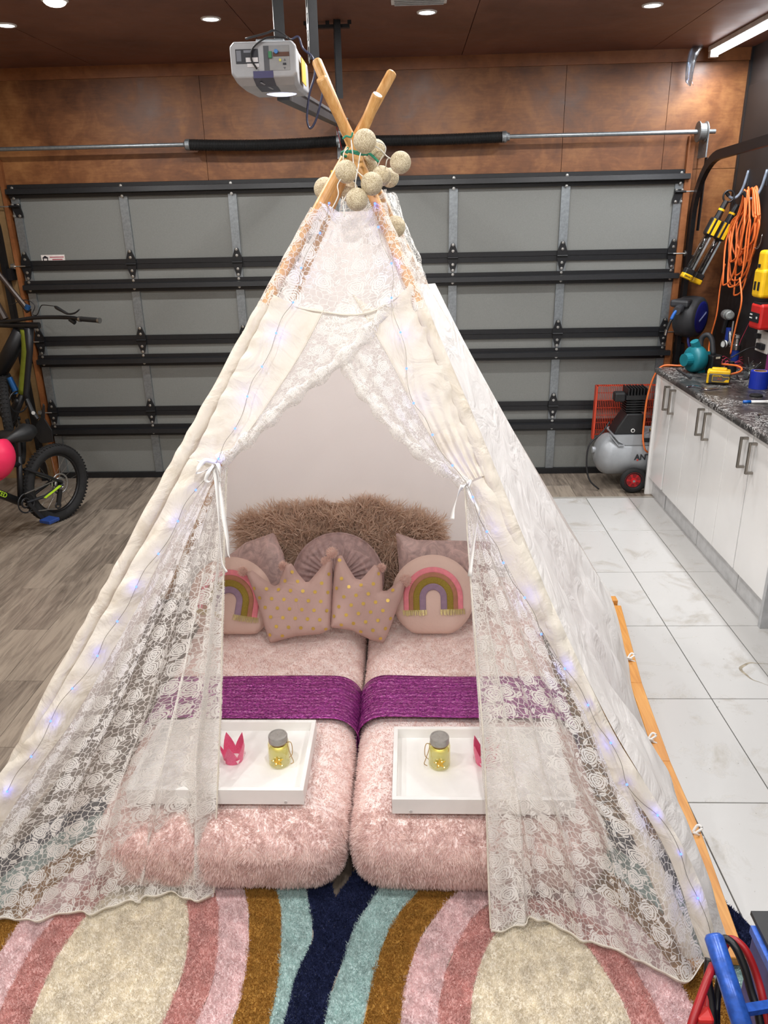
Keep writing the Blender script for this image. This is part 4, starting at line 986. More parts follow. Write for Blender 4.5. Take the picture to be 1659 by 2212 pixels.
# coir mat seen under the right base bar: braided cords round an open weave
M_JUTE = mt('braided_jute', (158, 124, 78), .9, 0, (70, .25), (160, .6, .004))
jr = thing('jute_mat', 'brown braided jute mat under the wooden base bar of the tent', 'mat', (.75, 2.45, 0))
jx0, jx1, jy0, jy1 = .58, 1.0, 1.92, 3.05
def braid(a, b, r=.011, k=18):
    L = np.linalg.norm(b-a); n = max(6, int(L*70)); pts = [a+(b-a)*s+A(0, 0, .002*math.sin(s*L*k*6)) for s in np.linspace(0, 1, n)]
    return MB().tube(pts, [r*(1+.22*math.sin(i*1.9)) for i in range(n)], 7)
edgeR = [onZ(*q, .012) for q in ((1368, 1478), (1412, 1568), (1440, 1650), (1468, 1720), (1494, 1790))]
for a, b in zip(edgeR[:-1], edgeR[1:]): obj('border_braid', braid(a, b, .010), M_JUTE, jr, smooth=True)
for yy in np.arange(1.93, 3.0, .034):
    xr = float(np.interp(yy, [p[1] for p in edgeR[::-1]], [p[0] for p in edgeR[::-1]]))
    obj('cross_braid', braid(A(.60, yy, .010), A(xr, yy+rng.normal()*.004, .010), .0125), M_JUTE, jr, smooth=True)
for xx in (.62, .70, .79): obj('long_braid', braid(A(xx, 1.92, .013), A(xx, 3.0, .013), .010), M_JUTE, jr, smooth=True)
# plain floor covering seen through the right curtain stays the bare floor

# ================================================================== beds
BZ = .225
M_FLC = m_pile('pink_fleece', (255, 229, 224), 0., 0., .42, .08)
def bed(label, x0, x1, seed):
    cx = (x0+x1)/2; t = thing('fleece_bed', label, 'bed', (cx, 2.56, 0), 'low beds inside the tent')
    V, F = rbox((cx, 2.565, BZ/2+.008), (x1-x0, 1.75, BZ), (.10, .11, .085), (26, 60, 10))
    up = np.clip((V[:, 2]-.05)/.12, 0, 1); n_ = vnoise(V, 1.6, seed, 3)
    V = V+np.stack([np.sign(V[:, 0]-cx)*np.abs(n_)*.006*(np.abs(V[:, 0]-cx) > .33)*.5, -(V[:, 1] < 1.72).astype(float)*(.010*vnoise(V, 2.5, seed+5, 2)+.006), n_*.005*up], -1)
    V[:, 2] = np.maximum(V[:, 2], .016)
    obj('mattress', (V, F), m_pile('pink_fleece_base', (255, 234, 230), 0., 0., 0.), t, smooth=True)
    keep = lambda c_: np.where(c_[:, 1] < 1.80, 2.4, np.where(c_[:, 1] < 2.95, 1., .15))*(c_[:, 2] > .02)
    Q, N = sample(V, F, 100000, keep)
    flip = (N*(Q-A(cx, 2.56, .1))).sum(1) < 0; N[flip] *= -1
    fr = np.clip((2.2-Q[:, 1])/.5, 0, 1)[:, None]
    tuft = np.stack([vnoise(Q, 14., seed+1, 2), vnoise(Q, 14., seed+2, 2), vnoise(Q, 14., seed+3, 2)], -1)
    S = strands(Q, N, .007+.007*fr, .0026, A(0, -.6, -.1)*(.6+fr)+tuft*1.0, .40, 2, .15)
    obj('fleece_pile', S, M_FLC, t, kind='stuff')
    return t
LB = (-.957, -.203); RB = (-.184, .565)
bed('left pink fleece bed with the tray holding a pink crown and jar', *LB, 61)
bed('right pink fleece bed with the tray beside the right lace curtain', *RB, 71)
# a little turned-down corner of blanket at the foot of the left bed
def m_sequin():
    t = NT('purple_sequin_cloth'); co = t.coord()
    vo = t.n('TexVoronoi', {'Vector': t.n('Mapping', {'Vector': co, 'Scale': (1, 2.6, 1)}).outputs[0], 'Scale': 210.}); g = t.n('SeparateColor', {0: vo.outputs['Color']}).outputs[0]
    band = t.n('TexWave', {'Vector': co, 'Scale': 16., 'Distortion': 5., 'Detail': 3., 'Detail Scale': 2.}, bands_direction='Y').outputs['Fac']
    c = t.ramp(t.ma('ADD', t.ma('MULTIPLY', g, .75), t.ma('MULTIPLY', band, .25)), [(.15, rgb(98, 24, 94)), (.5, rgb(150, 48, 138)), (.8, rgb(188, 88, 170)), (.95, rgb(226, 160, 212))])
    nrmv = t.n('VectorMath', {0: t.n('VectorMath', {0: vo.outputs['Color'], 1: (.5, .5, .5)}, operation='SUBTRACT').outputs[0], 1: (.75, .75, .75)}, operation='MULTIPLY').outputs[0]
    nn = t.n('VectorMath', {0: t.n('VectorMath', {0: nrmv, 1: t.n('NewGeometry').outputs['Normal']}, operation='ADD').outputs[0]}, operation='NORMALIZE').outputs[0]
    b = t.n('BsdfPrincipled', {'Base Color': c, 'Roughness': .32, 'Metallic': .45, 'Normal': nn})
    return t.done(b)
M_SEQ = m_sequin()
def runner(label, x0, x1, y0, y1, seed):
    cx = (x0+x1)/2; hw = (x1-x0)/2+.014; top = BZ+.036; r = .10
    prof = [(-hw, .02), (-hw, top-r)]+[(-hw+r-r*math.cos(a), top-r+r*math.sin(a)) for a in np.linspace(0, PI/2, 12)[1:]]+[(hw-r+r*math.sin(a), top-r+r*math.cos(a)) for a in np.linspace(0, PI/2, 12)]+[(hw, .02)]
    pr_ = at_len([A(a, b, 0) for a, b in prof], np.linspace(0, 1, 90)); yy = np.linspace(y0, y1, 34)
    P = np.stack([np.repeat(cx+pr_[:, :1], 34, 1), np.repeat(yy[None], 90, 0), np.repeat(pr_[:, 1:2], 34, 1)], -1)
    P[..., 1] += (vnoise(P.reshape(-1, 3)*A(1, 0, 1), 1.3, seed, 2)*.008).reshape(90, 34)
    d = vnoise(P.reshape(-1, 3)*A(.35, 3., .35), 4.5, seed+1, 2).reshape(90, 34)*.004
    nx = np.gradient(pr_[:, 0]); nz_ = np.gradient(pr_[:, 1]); N = np.stack([-nz_, 0*nx, nx], -1); N /= np.linalg.norm(N, axis=1)[:, None]
    P = P+d[..., None]*N[:, None]
    o = obj('bed_runner', surf(P), M_SEQ, smooth=True); md = o.modifiers.new('thickness', 'SOLIDIFY'); md.thickness = .003
    return tag(o, label, 'bed runner', 'sequin bed runners')
runner('purple sequin runner across the left bed', *LB, 2.215, 2.475, 3)
runner('purple sequin runner across the right bed', *RB, 2.215, 2.475, 8)

# ------------------------------------------------------------------ trays, crowns and jars
M_TRAY = mt('white_painted_tray', (238, 237, 235), .35, 0, (8, .015))
TZ = BZ+.030
def tray(label, x0, x1, y0, y1):
    t = thing('serving_tray', label, 'tray', ((x0+x1)/2, (y0+y1)/2, TZ), 'white trays on the beds'); w_ = .014; h = .052
    obj('tray_base', MB().bb(x0+w_, x1-w_, y0+w_, y1-w_, TZ, TZ+.016), M_TRAY, t)
    for a in ((x0, x1, y0, y0+w_), (x0, x1, y1-w_, y1), (x0, x0+w_, y0+w_, y1-w_), (x1-w_, x1, y0+w_, y1-w_)):
        obj('rim', MB().bb(*a, TZ-.002, TZ+h), M_TRAY, t, bevel=.0015)
    for xx in (x0+.055, x1-.055): obj('screw_cap', MB().cyl((xx, y0+.001, TZ+.008), (xx, y0-.002, TZ+.008), .005, n=14), mt('cap_grey', (200, 198, 196), .4), t)
tray('white tray on the left bed', -.86, -.325, 1.80, 2.14)
tray('white tray on the right bed', -.062, .47, 1.765, 2.105)
SURF = TZ+.0165
def m_crown():
    t = NT('pink_glitter_card'); s = t.ramp(t.noise(t.coord(), 900., 1), [(.5, rgb(222, 84, 128)), (.75, rgb(246, 150, 178))])
    return t.done(t.n('BsdfPrincipled', {'Base Color': s, 'Roughness': .35}))
M_CROWN = m_crown()
def paper_crown(label, px, rot):
    c = onZ(*px, SURF); t = thing('paper_crown', label, 'paper crown', tuple(c), 'pink paper crowns'); n = 5; r0, r1 = .030, .043; mb = MB()
    V = []; m = n*8
    for k in range(m+1):
        a = 2*PI*k/m+rot; q = (k % 8)/8; tri = 1-abs(2*q-1); h = .026+.052*(tri**.95)
        rr = r0+(r1-r0)*(h/.07)
        V += [c+A(math.cos(a)*r0, math.sin(a)*r0, .0), c+A(math.cos(a)*rr, math.sin(a)*rr, h)]
    F = [(2*k, 2*k+2, 2*k+3, 2*k+1) for k in range(m)]
    mb.add(V, F); o = obj('crown_band', mb, M_CROWN, t, smooth=False); md = o.modifiers.new('thickness', 'SOLIDIFY'); md.thickness = .0012
    mb = MB()
    for k in range(n):
        a = 2*PI*k/n+rot; d = A(math.cos(a), math.sin(a), 0); s = A(-math.sin(a), math.cos(a), 0)
        p0 = c+d*(r0+.0035); mb.prism([p0+s*.007+A(0, 0, .020)+d*.004, p0-s*.007+A(0, 0, .020)+d*.004, p0+A(0, 0, .003)+d*.0008], d*.0006)
    obj('pale_triangle', mb, mt('pale_pink_card', (244, 206, 214), .4), t)
paper_crown('pink pointed paper crown beside the jar on the left tray', (505, 1640), .3)
paper_crown('pink pointed paper crown half hidden by the right lace curtain', (1048, 1645), .55)
M_LID = mt('brushed_pewter_lid', (168, 166, 162), .4, .45, (90, .05))
M_JARG = m_glass('clear_jar_glass', (246, 244, 214), .6, .04)
def m_jarfill():
    t = NT('pale_yellow_glow'); d = t.n('BsdfDiffuse', {'Color': rgb(238, 236, 186)}); tr = t.n('BsdfTransparent', {'Color': rgb(246, 244, 206)})
    return t.done(t.n('MixShader', {0: .68, 1: d.outputs[0], 2: tr.outputs[0]}))
M_FILL = m_jarfill()
M_GOLD = mt('gold_foil', (206, 168, 72), .3, .85, (60, .08))
M_TWINE = mt('jute_twine', (178, 146, 98), .9)
def jar(label, px, side):
    c = onZ(*px, SURF); t = thing('lidded_jar', label, 'jar', tuple(c), 'star jars on the trays'); R = .034
    prof = [(.001, .0015), (R*.86, .0015), (R, .008), (R, .074), (R*.95, .082), (R*.80, .088), (R*.80, .1)]
    obj('glass', MB().lathe(prof, c, (0, 0, 1), 32, False, False), M_JARG, t, smooth=True)
    obj('inner_glow', MB().lathe([(.001, .006), (R*.84, .006), (R*.9, .012), (R*.9, .058), (.001, .059)], c, (0, 0, 1), 28, False, False), M_FILL, t, smooth=True)
    lp = [(R*.84, .086), (R*.88, .088), (R*.88, .0945), (R*.86, .096), (R*.88, .0975), (R*.88, .106), (R*.84, .109), (R*.72, .1095), (R*.70, .108), (.001, .108)]
    obj('lid', MB().lathe(lp, c, (0, 0, 1), 32, True, False), M_LID, t)
    f = c+A(0, -R*.97, .034); st_ = []
    for k in range(10):
        a = PI/2+PI*k/5+.12; r_ = .020 if k % 2 == 0 else .008; st_.append(f+A(math.cos(a)*r_, -.004+abs(math.cos(a)*r_)*.2, math.sin(a)*r_))
    obj('star', MB().prism(st_, (0, -.0015, 0)), M_GOLD, t)
    for k in range(4):
        p_ = f+A((-.012, .006, .014, -.004)[k], -.006, (.006, .010, -.012, -.006)[k]); o = obj('led_bulb', MB().ball((0, 0, 0), .0016, 8, 6), m_emit('warm_led', (255, 214, 140), 6.), t, local=True); o.location = p_-OFF[t.name]
    obj('inner_band', MB().lathe([(R*.7, .076), (R*.7, .085)], c, (0, 0, 1), 24, False, False), mt('old_gold', (128, 104, 54), .4, .6), t)
    tw = MB().tube(cr([c+A(R*.83*math.cos(a), R*.83*math.sin(a), .0855) for a in np.linspace(0, 2*PI, 17)[:-1]], 2, True), .0014, 6, True)
    s = side; b0 = c+A(s*R*.85, -.008, .086)
    tw.tube(cr([b0, b0+A(s*.012, -.004, .004), b0+A(s*.017, -.008, -.012), b0+A(s*.016, -.012, -.035), b0+A(s*.006, -.012, -.048)], 5), .0013, 6)
    tw.tube(cr([b0, b0+A(s*.006, -.01, -.02), b0+A(s*.014, -.014, -.045), b0+A(s*.019, -.016, -.062), b0+A(s*.010, -.016, -.07)], 5), .0013, 6)
    obj('twine', tw, M_TWINE, t, smooth=True)
    l = bpy.data.lights.new('jar_lamp', 'POINT'); l.energy = .05; l.color = (1, .82, .45); l.shadow_soft_size = .01
    o = bpy.data.objects.new('jar_lamp', l); COL.objects.link(o); o.parent = t; o.location = (0, 0, .07)
jar('glass jar with pewter lid and gold star beside the paper crown on the left tray', (605, 1648), 1)
jar('glass jar with pewter lid and gold star near the corner of the right tray', (949, 1652), -1)

# ================================================================== cushions
TILT = math.radians(22)
CU = A(0, math.sin(TILT), math.cos(TILT)); CN = A(0, -math.cos(TILT), math.sin(TILT)); CX = A(1, 0, 0)
def row(y0): return A(0, y0, BZ+.02)
def dist_to_outline(Q, O):
    B = np.roll(O, -1, 0); d = B-O; L2 = (d*d).sum(1)
    t_ = np.clip(((Q[:, None]-O[None])*d[None]).sum(2)/L2[None], 0, 1); return np.linalg.norm(Q[:, None]-(O[None]+t_[..., None]*d[None]), axis=2).min(1)
def inside(Q, O):
    x_, y_ = Q[:, 0][:, None], Q[:, 1][:, None]; x1, y1 = O[:, 0][None], O[:, 1][None]; x2, y2 = np.roll(O[:, 0], -1)[None], np.roll(O[:, 1], -1)[None]
    c = ((y1 > y_) != (y2 > y_)) & (x_ < (x2-x1)*(y_-y1)/(y2-y1+1e-12)+x1); return c.sum(1) % 2 == 1
def puff(O2, thick, soft, cell=.008, seed=0, wr=.002):
    """stuffed cushion from a flat outline: triangulated front and back sewn at the seam"""
    import mathutils.geometry as mg
    O = at_len(np.r_[O2, O2[:1]], np.linspace(0, 1, int(np.linalg.norm(np.diff(np.r_[O2, O2[:1]], axis=0), axis=1).sum()/cell)))[:-1]
    lo, hi = O.min(0), O.max(0); gx, gy = np.meshgrid(np.arange(lo[0], hi[0], cell), np.arange(lo[1], hi[1], cell*.87), indexing='ij'); gx = gx+(np.arange(gx.shape[1]) % 2)[None]*cell/2
    G_ = np.stack([gx.ravel(), gy.ravel()], -1); G_ = G_[inside(G_, O)]; G_ = G_[dist_to_outline(G_, O) > cell*.55]
    allp = np.r_[O, G_]; n = len(O); edges = [(i, (i+1) % n) for i in range(n)]
    r_ = mg.delaunay_2d_cdt([Vector(p) for p in allp], edges, [], 1, 1e-6)
    V2 = np.array([v[:] for v in r_[0]]); T = np.array([f for f in r_[2] if len(f) == 3])
    cen = V2[T].mean(1); T = T[inside(cen, O)]
    d = dist_to_outline(V2, O); h = thick*np.sqrt(np.clip(1-(1-np.clip(d/soft, 0, 1))**2, 0, 1)); h = np.where(d < cell*.3, 0, h)
    h = h+vnoise(np.c_[V2, V2[:, :1]*0], 6., seed, 3)*wr*np.clip(d/.02, 0, 1)
    m = len(V2); Fv = np.c_[V2, h]; Bv = np.c_[V2, -h*.8]
    a, b, c = Fv[T[:, 0]], Fv[T[:, 1]], Fv[T[:, 2]]; bad = np.cross(b-a, c-a)[:, 2] < 0; T[bad] = T[bad][:, ::-1]
    return np.r_[Fv, Bv], np.r_[T, T[:, ::-1]+m]
def place(V, o, ux=CX, uy=CU, uz=CN): return o+V[:, :1]*ux+V[:, 1:2]*uy+V[:, 2:3]*uz
def to2(px, base):
    """photo points on the leaning cushion plane, in its own 2-D frame"""
    P = np.array([onP(x_, y_, base, CN) for x_, y_ in px]); return np.stack([(P-base)@CX, (P-base)@CU], -1)
def cushion(name, label, cat, O2, base, thick, soft, mat, seed, group=None, cell=.008, wr=.002, part='cover'):
    c2 = O2.mean(0); o = base+CX*c2[0]+CU*O2[:, 1].min(); t = thing(name, label, cat, tuple(o), group)
    V, F = puff(O2, thick, soft, cell, seed, wr); W = place(V, base); cov = obj(part, (W, F), mat, t, smooth=True)
    return t, W, F, cov
def disc2(c, r, n=48, sq=0.): a = np.linspace(0, 2*PI, n, endpoint=False); return np.stack([c[0]+r*np.cos(a), c[1]+r*np.sin(a)], -1)
b3, b2, b1, b0 = row(3.075), row(2.955), row(2.80), row(2.735)
# long fur cushions
def m_fur(): return m_pile('dusty_brown_fur', (250, 226, 208), 0., .0, .45, .5)
def fur(label, px, seed, lean):
    O = to2(px, b3); t, V, F, cov = cushion('fur_cushion', label, 'cushion', O, b3, .05, .10, m_pile('fur_backing', (224, 196, 178), 0., 0., 0.), seed, 'long fur cushions')
    Q, N = sample(V, F, 9000, lambda c_: ((c_-b3)@CN > -.02)+.05)
    ce_ = V.mean(0); outw = nz((Q-ce_)-((Q-ce_)@CN)[:, None]*CN)
    clump = np.stack([vnoise(Q, 7., seed+k, 3) for k in range(3)], -1)
    S = strands(Q, N, .075, .0046, outw*.9+lean+clump*1.6, .20, 5, .10, .28)
    obj('fur', S, m_fur(), t, kind='stuff')
fur('shaggy brown fur cushion at the back on the left', [(520, 1132), (600, 1112), (735, 1094), (760, 1160), (770, 1240), (640, 1290), (560, 1230)], 5, A(-.3, 0, .3))
fur('shaggy brown fur cushion at the back on the right', [(748, 1096), (800, 1092), (945, 1138), (930, 1200), (905, 1290), (780, 1300), (735, 1200)], 9, A(.2, 0, .4))
# crushed velvet squares
def m_velvet(name, col, sh=.7):
    if name in MATS: return MATS[name]
    t = NT(name); co = t.coord(); f = t.noise(co, 22., 5, .65, 1.2); c = rgb(*col); d = tuple(x*.72 for x in c[:3])+(1,); l = tuple(min(1, x*1.35) for x in c[:3])+(1,)
    b = t.n('BsdfPrincipled', {'Base Color': t.ramp(f, [(.32, d), (.68, l)]), 'Roughness': .45, 'Sheen Weight': sh, 'Sheen Roughness': .3}); t.set(b.inputs['Normal'], t.bump(f, .35, .006))
    MATS[name] = t.done(b); return MATS[name]
M_VEL = m_velvet('crushed_mauve_velvet', (190, 164, 160))
cushion('velvet_cushion', 'crushed mauve velvet cushion behind the left rainbow cushion', 'cushion', to2([(470, 1218), (530, 1172), (592, 1150), (612, 1195), (628, 1262), (600, 1330), (500, 1330), (465, 1280)], b2), b2, .042, .09, M_VEL, 4, 'velvet square cushions', .009)
cushion('velvet_cushion', 'crushed mauve velvet cushion behind the right rainbow cushion', 'cushion', to2([(855, 1150), (900, 1166), (1000, 1168), (1060, 1170), (1058, 1330), (960, 1345), (858, 1340), (862, 1230)], b2), b2, .042, .09, M_VEL, 6, 'velvet square cushions', .009)
# pleated round cushion
c2 = to2([(730, 1250)], b2)[0]; Rr = to2([(730, 1152)], b2)[0][1]-c2[1]
o = b2+CX*c2[0]+CU*(c2[1]-Rr); t = thing('round_cushion', 'round pleated mauve velvet cushion between the fur cushions and crowns', 'cushion', tuple(o))
nr, na = 22, 240; rr = np.linspace(0, 1, nr); aa = np.linspace(0, 2*PI, na+1); P = np.zeros((nr, na+1, 3))
for i, r_ in enumerate(rr):
    h = .055*math.sqrt(max(0, 1-r_**2.6))*(1-.45*math.exp(-(r_/.16)**2)); pl = .0045*np.sin(aa*34+.8*np.sin(aa*5))*math.sin(PI*min(1, r_*1.05))**.6*(1-.4*r_)
    P[i] = np.stack([c2[0]+Rr*r_*np.cos(aa), c2[1]+Rr*r_*np.sin(aa), h+pl], -1)
V, F = surf(P); back = V*A(1, 1, -.6); M_VR = m_velvet('smoky_mauve_velvet', (172, 146, 144), .5)
obj('cover', merge((place(V, b2), F), (place(back, b2), F[:, ::-1])), M_VR, t, smooth=True)
obj('piping', MB().tube([place(np.array([[c2[0]+Rr*math.cos(a), c2[1]+Rr*math.sin(a), 0]]), b2)[0] for a in np.linspace(0, 2*PI, 72, endpoint=False)], .005, 8, True), M_VR, t, smooth=True)
obj('button', MB().ball(place(np.array([[c2[0], c2[1], .034]]), b2)[0], .016, 14, 8), M_VR, t, smooth=True)
# rainbow cushions
M_RB = m_cloth('blush_cotton', (232, 204, 192), .08, (14., .35, .012))
RBC = [('pink_arc', (236, 140, 152), .104, .086), ('tan_arc', (176, 122, 96), .086, .070), ('gold_arc', (148, 128, 46), .070, .048), ('mauve_arc', (152, 128, 150), .048, .026)]
def rainbow(label, cpx, r_, rot, seed):
    c2 = to2([cpx], b1)[0]; k_ = to2([(cpx[0], cpx[1]-r_)], b1)[0][1]-c2[1]; O = disc2(c2, k_); O[:, 1] = np.maximum(O[:, 1], .006)
    t, V, F, cov = cushion('rainbow_cushion', label, 'cushion', O, b1, .045, .10, M_RB, seed, 'rainbow cushions', .008, .0022)
    s = k_/.148; cr_, sr2 = math.cos(rot), math.sin(rot)
    def h(x_, y_):
        d = max(0., k_-math.hypot(x_, y_)); return .045*math.sqrt(max(0, 1-(1-min(1, d/.10))**2))
    def pt(x_, y_, lift):
        X_, Y_ = x_*cr_-y_*sr2, x_*sr2+y_*cr_; return place(np.array([[c2[0]+X_, c2[1]+Y_, h(X_, Y_)+lift]]), b1)[0]
    yb = -.048*s; 
    for nm, col, ra, rb2 in RBC:
        pth = [(yb, 1)]; V = []
        n = 40
        for j in range(n+1):
            if j < 8: f_ = [(-1, yb+(0-yb)*j/8)]
            q = j/n
            # leg up, arch, leg down
            if q < .22: ang = PI; yy_ = yb*(1-q/.22)
            elif q > .78: ang = 0.; yy_ = yb*((q-.78)/.22)
            else: ang = PI*(1-(q-.22)/.56); yy_ = 0.
            row_ = []
            for m_ in range(5):
                rr_ = (ra+(rb2-ra)*m_/4)*s; row_.append(pt(rr_*math.cos(ang), yy_+rr_*math.sin(ang)*1.02, .0022))
            V.append(row_)
        P = np.array(V); arc = obj(nm, surf(P), mt('felt_'+nm, col, .8, 0, (300, .10) if 'gold' in nm else (60, .04)), cov, smooth=True); md = arc.modifiers.new('thickness', 'SOLIDIFY'); md.thickness = .0015
    mb = MB()
    for sx in (-1, 1):
        for x_ in np.linspace(.024, .108, 34):
            p0 = pt(sx*x_*s, yb+.006, .004); p1 = pt(sx*x_*s+rng.normal()*.002, yb-.014-rng.random()*.006, .005+rng.random()*.004); mb.beam(p0, p1, .0022, .0012, CN)
    obj('gold_fringe', mb, mt('gold_fringe_thread', (206, 188, 130), .35, .5), cov)
rainbow('round blush cushion with a rainbow, right of the crown cushions', (935, 1288), 90, .02, 14)
rainbow('round blush cushion with a rainbow, partly behind the left lace curtain', (500, 1295), 92, -.16, 17)
# crown cushions
M_CRW = m_cloth('dusty_pink_linen', (204, 174, 166), .05, (10., .35, .012))
M_POM = m_pile('peach_pompom', (252, 222, 212), 0., .1, .45)
M_DOT = mt('gold_dot_foil', (216, 182, 88), .3, .4)
def crown(label, px, tips, seed, dots_ang):
    O = to2(px, b0); t, V, F, cov = cushion('crown_cushion', label, 'cushion', O, b0, .038, .05, M_CRW, seed, 'crown cushions', .0065, .002)
    # foil dots on the front
    lo, hi = O.min(0), O.max(0); st_ = .048; ca, sa = math.cos(dots_ang), math.sin(dots_ang); cc = O.mean(0); V2 = V-b0; V2 = np.stack([V2@CX, V2@CU, V2@CN], -1); half = len(V2)//2; V2 = V2[:half]
    for i in range(-9, 10):
        for j in range(-9, 10):
            q = A((i+(j % 2)*.5)*st_*1.05, j*st_*.78); q = cc+A(q[0]*ca-q[1]*sa, q[0]*sa+q[1]*ca)
            if not inside(q[None], O)[0] or dist_to_outline(q[None], O)[0] < .009: continue
            k = np.argsort(((V2[:, :2]-q)**2).sum(1))[:6]; pl = V2[k]; nn = nrm(np.linalg.svd(pl-pl.mean(0))[2][2]); nn = nn*np.sign(nn[2]); c3 = A(q[0], q[1], pl[:, 2].mean())+nn*.0015
            x_, y_, z_ = frame_of(nn); ring_ = [c3+(x_*math.cos(a)+y_*math.sin(a))*.0075 for a in np.linspace(0, 2*PI, 10, endpoint=False)]
            R3 = place(np.array(ring_), b0); obj('foil_dot', MB().prism(list(R3), (CX*nn[0]+CU*nn[1]+CN*nn[2])*.0006), M_DOT, cov)
    for q, rr_ in tips:
        rr_ = rr_*1.55; c3 = onP(*q, b0, CN, .006); n = 700; d = nz(rng.normal(size=(n, 3))); V_, F_ = (lambda b: (np.array(b.v), b.f))(MB().ball(c3, rr_*.72, 10, 6)); mbp = MB().ball(c3, rr_*.72, 10, 6)
        S = strands(c3+d*rr_*.55, d, rr_*.5, .0028, A(0, 0, 0), .25); mbp.add(S[0], S[1].tolist()); obj('pompom', mbp, M_POM, t)
crown('pink crown cushion with gold dots standing on the left bed', [(583, 1389), (572, 1355), (556, 1300), (540, 1258), (530, 1236), (545, 1232), (570, 1252), (592, 1266), (602, 1262), (610, 1238), (616, 1218), (630, 1217), (645, 1240), (660, 1257), (668, 1256), (690, 1230), (706, 1208), (718, 1212), (718, 1260), (716, 1310), (713, 1360), (690, 1370), (640, 1374)], [((525, 1234), .014), ((612, 1222), .014), ((704, 1212), .014)], 24, -.06)
crown('pink crown cushion with gold dots leaning across the gap between the beds', [(714, 1355), (717, 1300), (721, 1240), (728, 1202), (738, 1198), (752, 1225), (768, 1250), (780, 1252), (798, 1232), (808, 1220), (822, 1224), (826, 1250), (826, 1276), (836, 1276), (858, 1258), (872, 1246), (878, 1252), (868, 1290), (852, 1330), (838, 1370), (828, 1389), (800, 1382), (760, 1362), (735, 1358)], [((717, 1194), .017), ((824, 1226), .013), ((876, 1254), .0175)], 27, .12)
# ================================================================== workbench
M_CAB = mt('gloss_white_cabinet', (236, 236, 235), .16, 0, (2, .02))
M_NICK = mt('brushed_nickel', (150, 144, 136), .35, .85)
CX0 = 1.676
def m_bench():
    t = NT('black_marbled_worktop'); co = t.coord()
    f = t.noise(co, 9., 6, .65, 2.2); v = t.ma('ABSOLUTE', t.ma('SUBTRACT', t.noise(co, 13., 5, .6, 3.), .5)); vein = t.ramp(v, [(.0, (1, 1, 1, 1)), (.022, (0, 0, 0, 1))]); gate = t.ramp(t.noise(co, 5., 3), [(.44, (0, 0, 0, 1)), (.54, (1, 1, 1, 1))])
    c = t.mix(t.ma('MULTIPLY', vein, gate), t.ramp(f, [(.35, rgb(26, 26, 28)), (.65, rgb(74, 70, 68))]), rgb(230, 228, 224))
    return t.done(t.n('BsdfPrincipled', {'Base Color': c, 'Roughness': .35}))
tag(obj('worktop', MB().bb(CX0-.028, XR-.01, 2.45, 5.19, .861, .9), m_bench(), bevel=.012, segs=3), 'long black marbled worktop on the white cabinets', 'worktop')
def cabinet(label, y0, y1, doors, end=False):
    t = thing('base_cabinet', label, 'cabinet', (1.93, (y0+y1)/2, 0), 'white base cabinets')
    obj('carcass', MB().bb(CX0+.019, XR-.012, y0+.001, y1-.001, .13, .860), mt('cabinet_carcass', (206, 206, 204), .4), t)
    obj('kickboard', MB().bb(CX0+.035, CX0+.05, y0+.001, y1-.001, .002, .13), mt('kickboard_grey', (196, 197, 198), .35), t)
    for a, b, hy in doors:
        d = obj('door', MB().bb(CX0, CX0+.018, a+.0015, b-.0015, .135, .857), M_CAB, t, bevel=.0015)
        h = MB()
        for z in (.675, .823): h.bb(CX0-.032, CX0, hy-.008, hy+.008, z-.006, z+.006)
        h.bb(CX0-.038, CX0-.028, hy-.008, hy+.008, .669, .829); obj('handle', h, M_NICK, d, bevel=.001)
    if end: obj('end_panel', MB().bb(CX0-.012, XR-.012, y1-.001, y1+.018, .002, .860), M_CAB, t)
    return t
cabinet('white gloss single door cabinet at the garage door end of the bench', 4.874, 5.165, [(4.878, 5.162, 4.925)], True)
cabinet('white gloss two door cabinet, second from the garage door', 4.26, 4.856, [(4.56, 4.852, 4.815), (4.262, 4.558, 4.315)])
cabinet('white gloss two door cabinet, third from the garage door', 3.66, 4.256, [(3.96, 4.254, 4.212), (3.662, 3.958, 3.715)])
cabinet('white gloss cabinet nearest the viewer at the right edge', 3.30, 3.656, [(3.302, 3.654, 3.612)])
t = tag(obj('bench_end_panel', MB().bb(CX0-.005, XR-.012, 3.27, 3.295, .002, .860), mt('end_panel_grey', (176, 178, 180), .35)), 'grey upright panel closing the near end of the cabinets', 'panel')
BT = .9005
# ------------------------------------------------------------------ things on the bench
M_TEAL = mt('teal_plastic', (20, 112, 124), .4, 0, (20, .06))
M_YEL = mt('yellow_plastic', (232, 184, 24), .4, 0, (20, .05))
M_RED = mt('red_plastic', (190, 36, 32), .4, 0, (20, .06))
M_DK = mt('charcoal_plastic', (48, 50, 54), .5, 0, (20, .06))
M_CHR = mt('chrome_fitting', (180, 180, 180), .2, 1.)
M_ORG = mt('orange_cable', (222, 112, 52), .45, 0, (20, .05))
M_CLRP = m_glass('clear_plastic', (226, 232, 236), .5, .08)
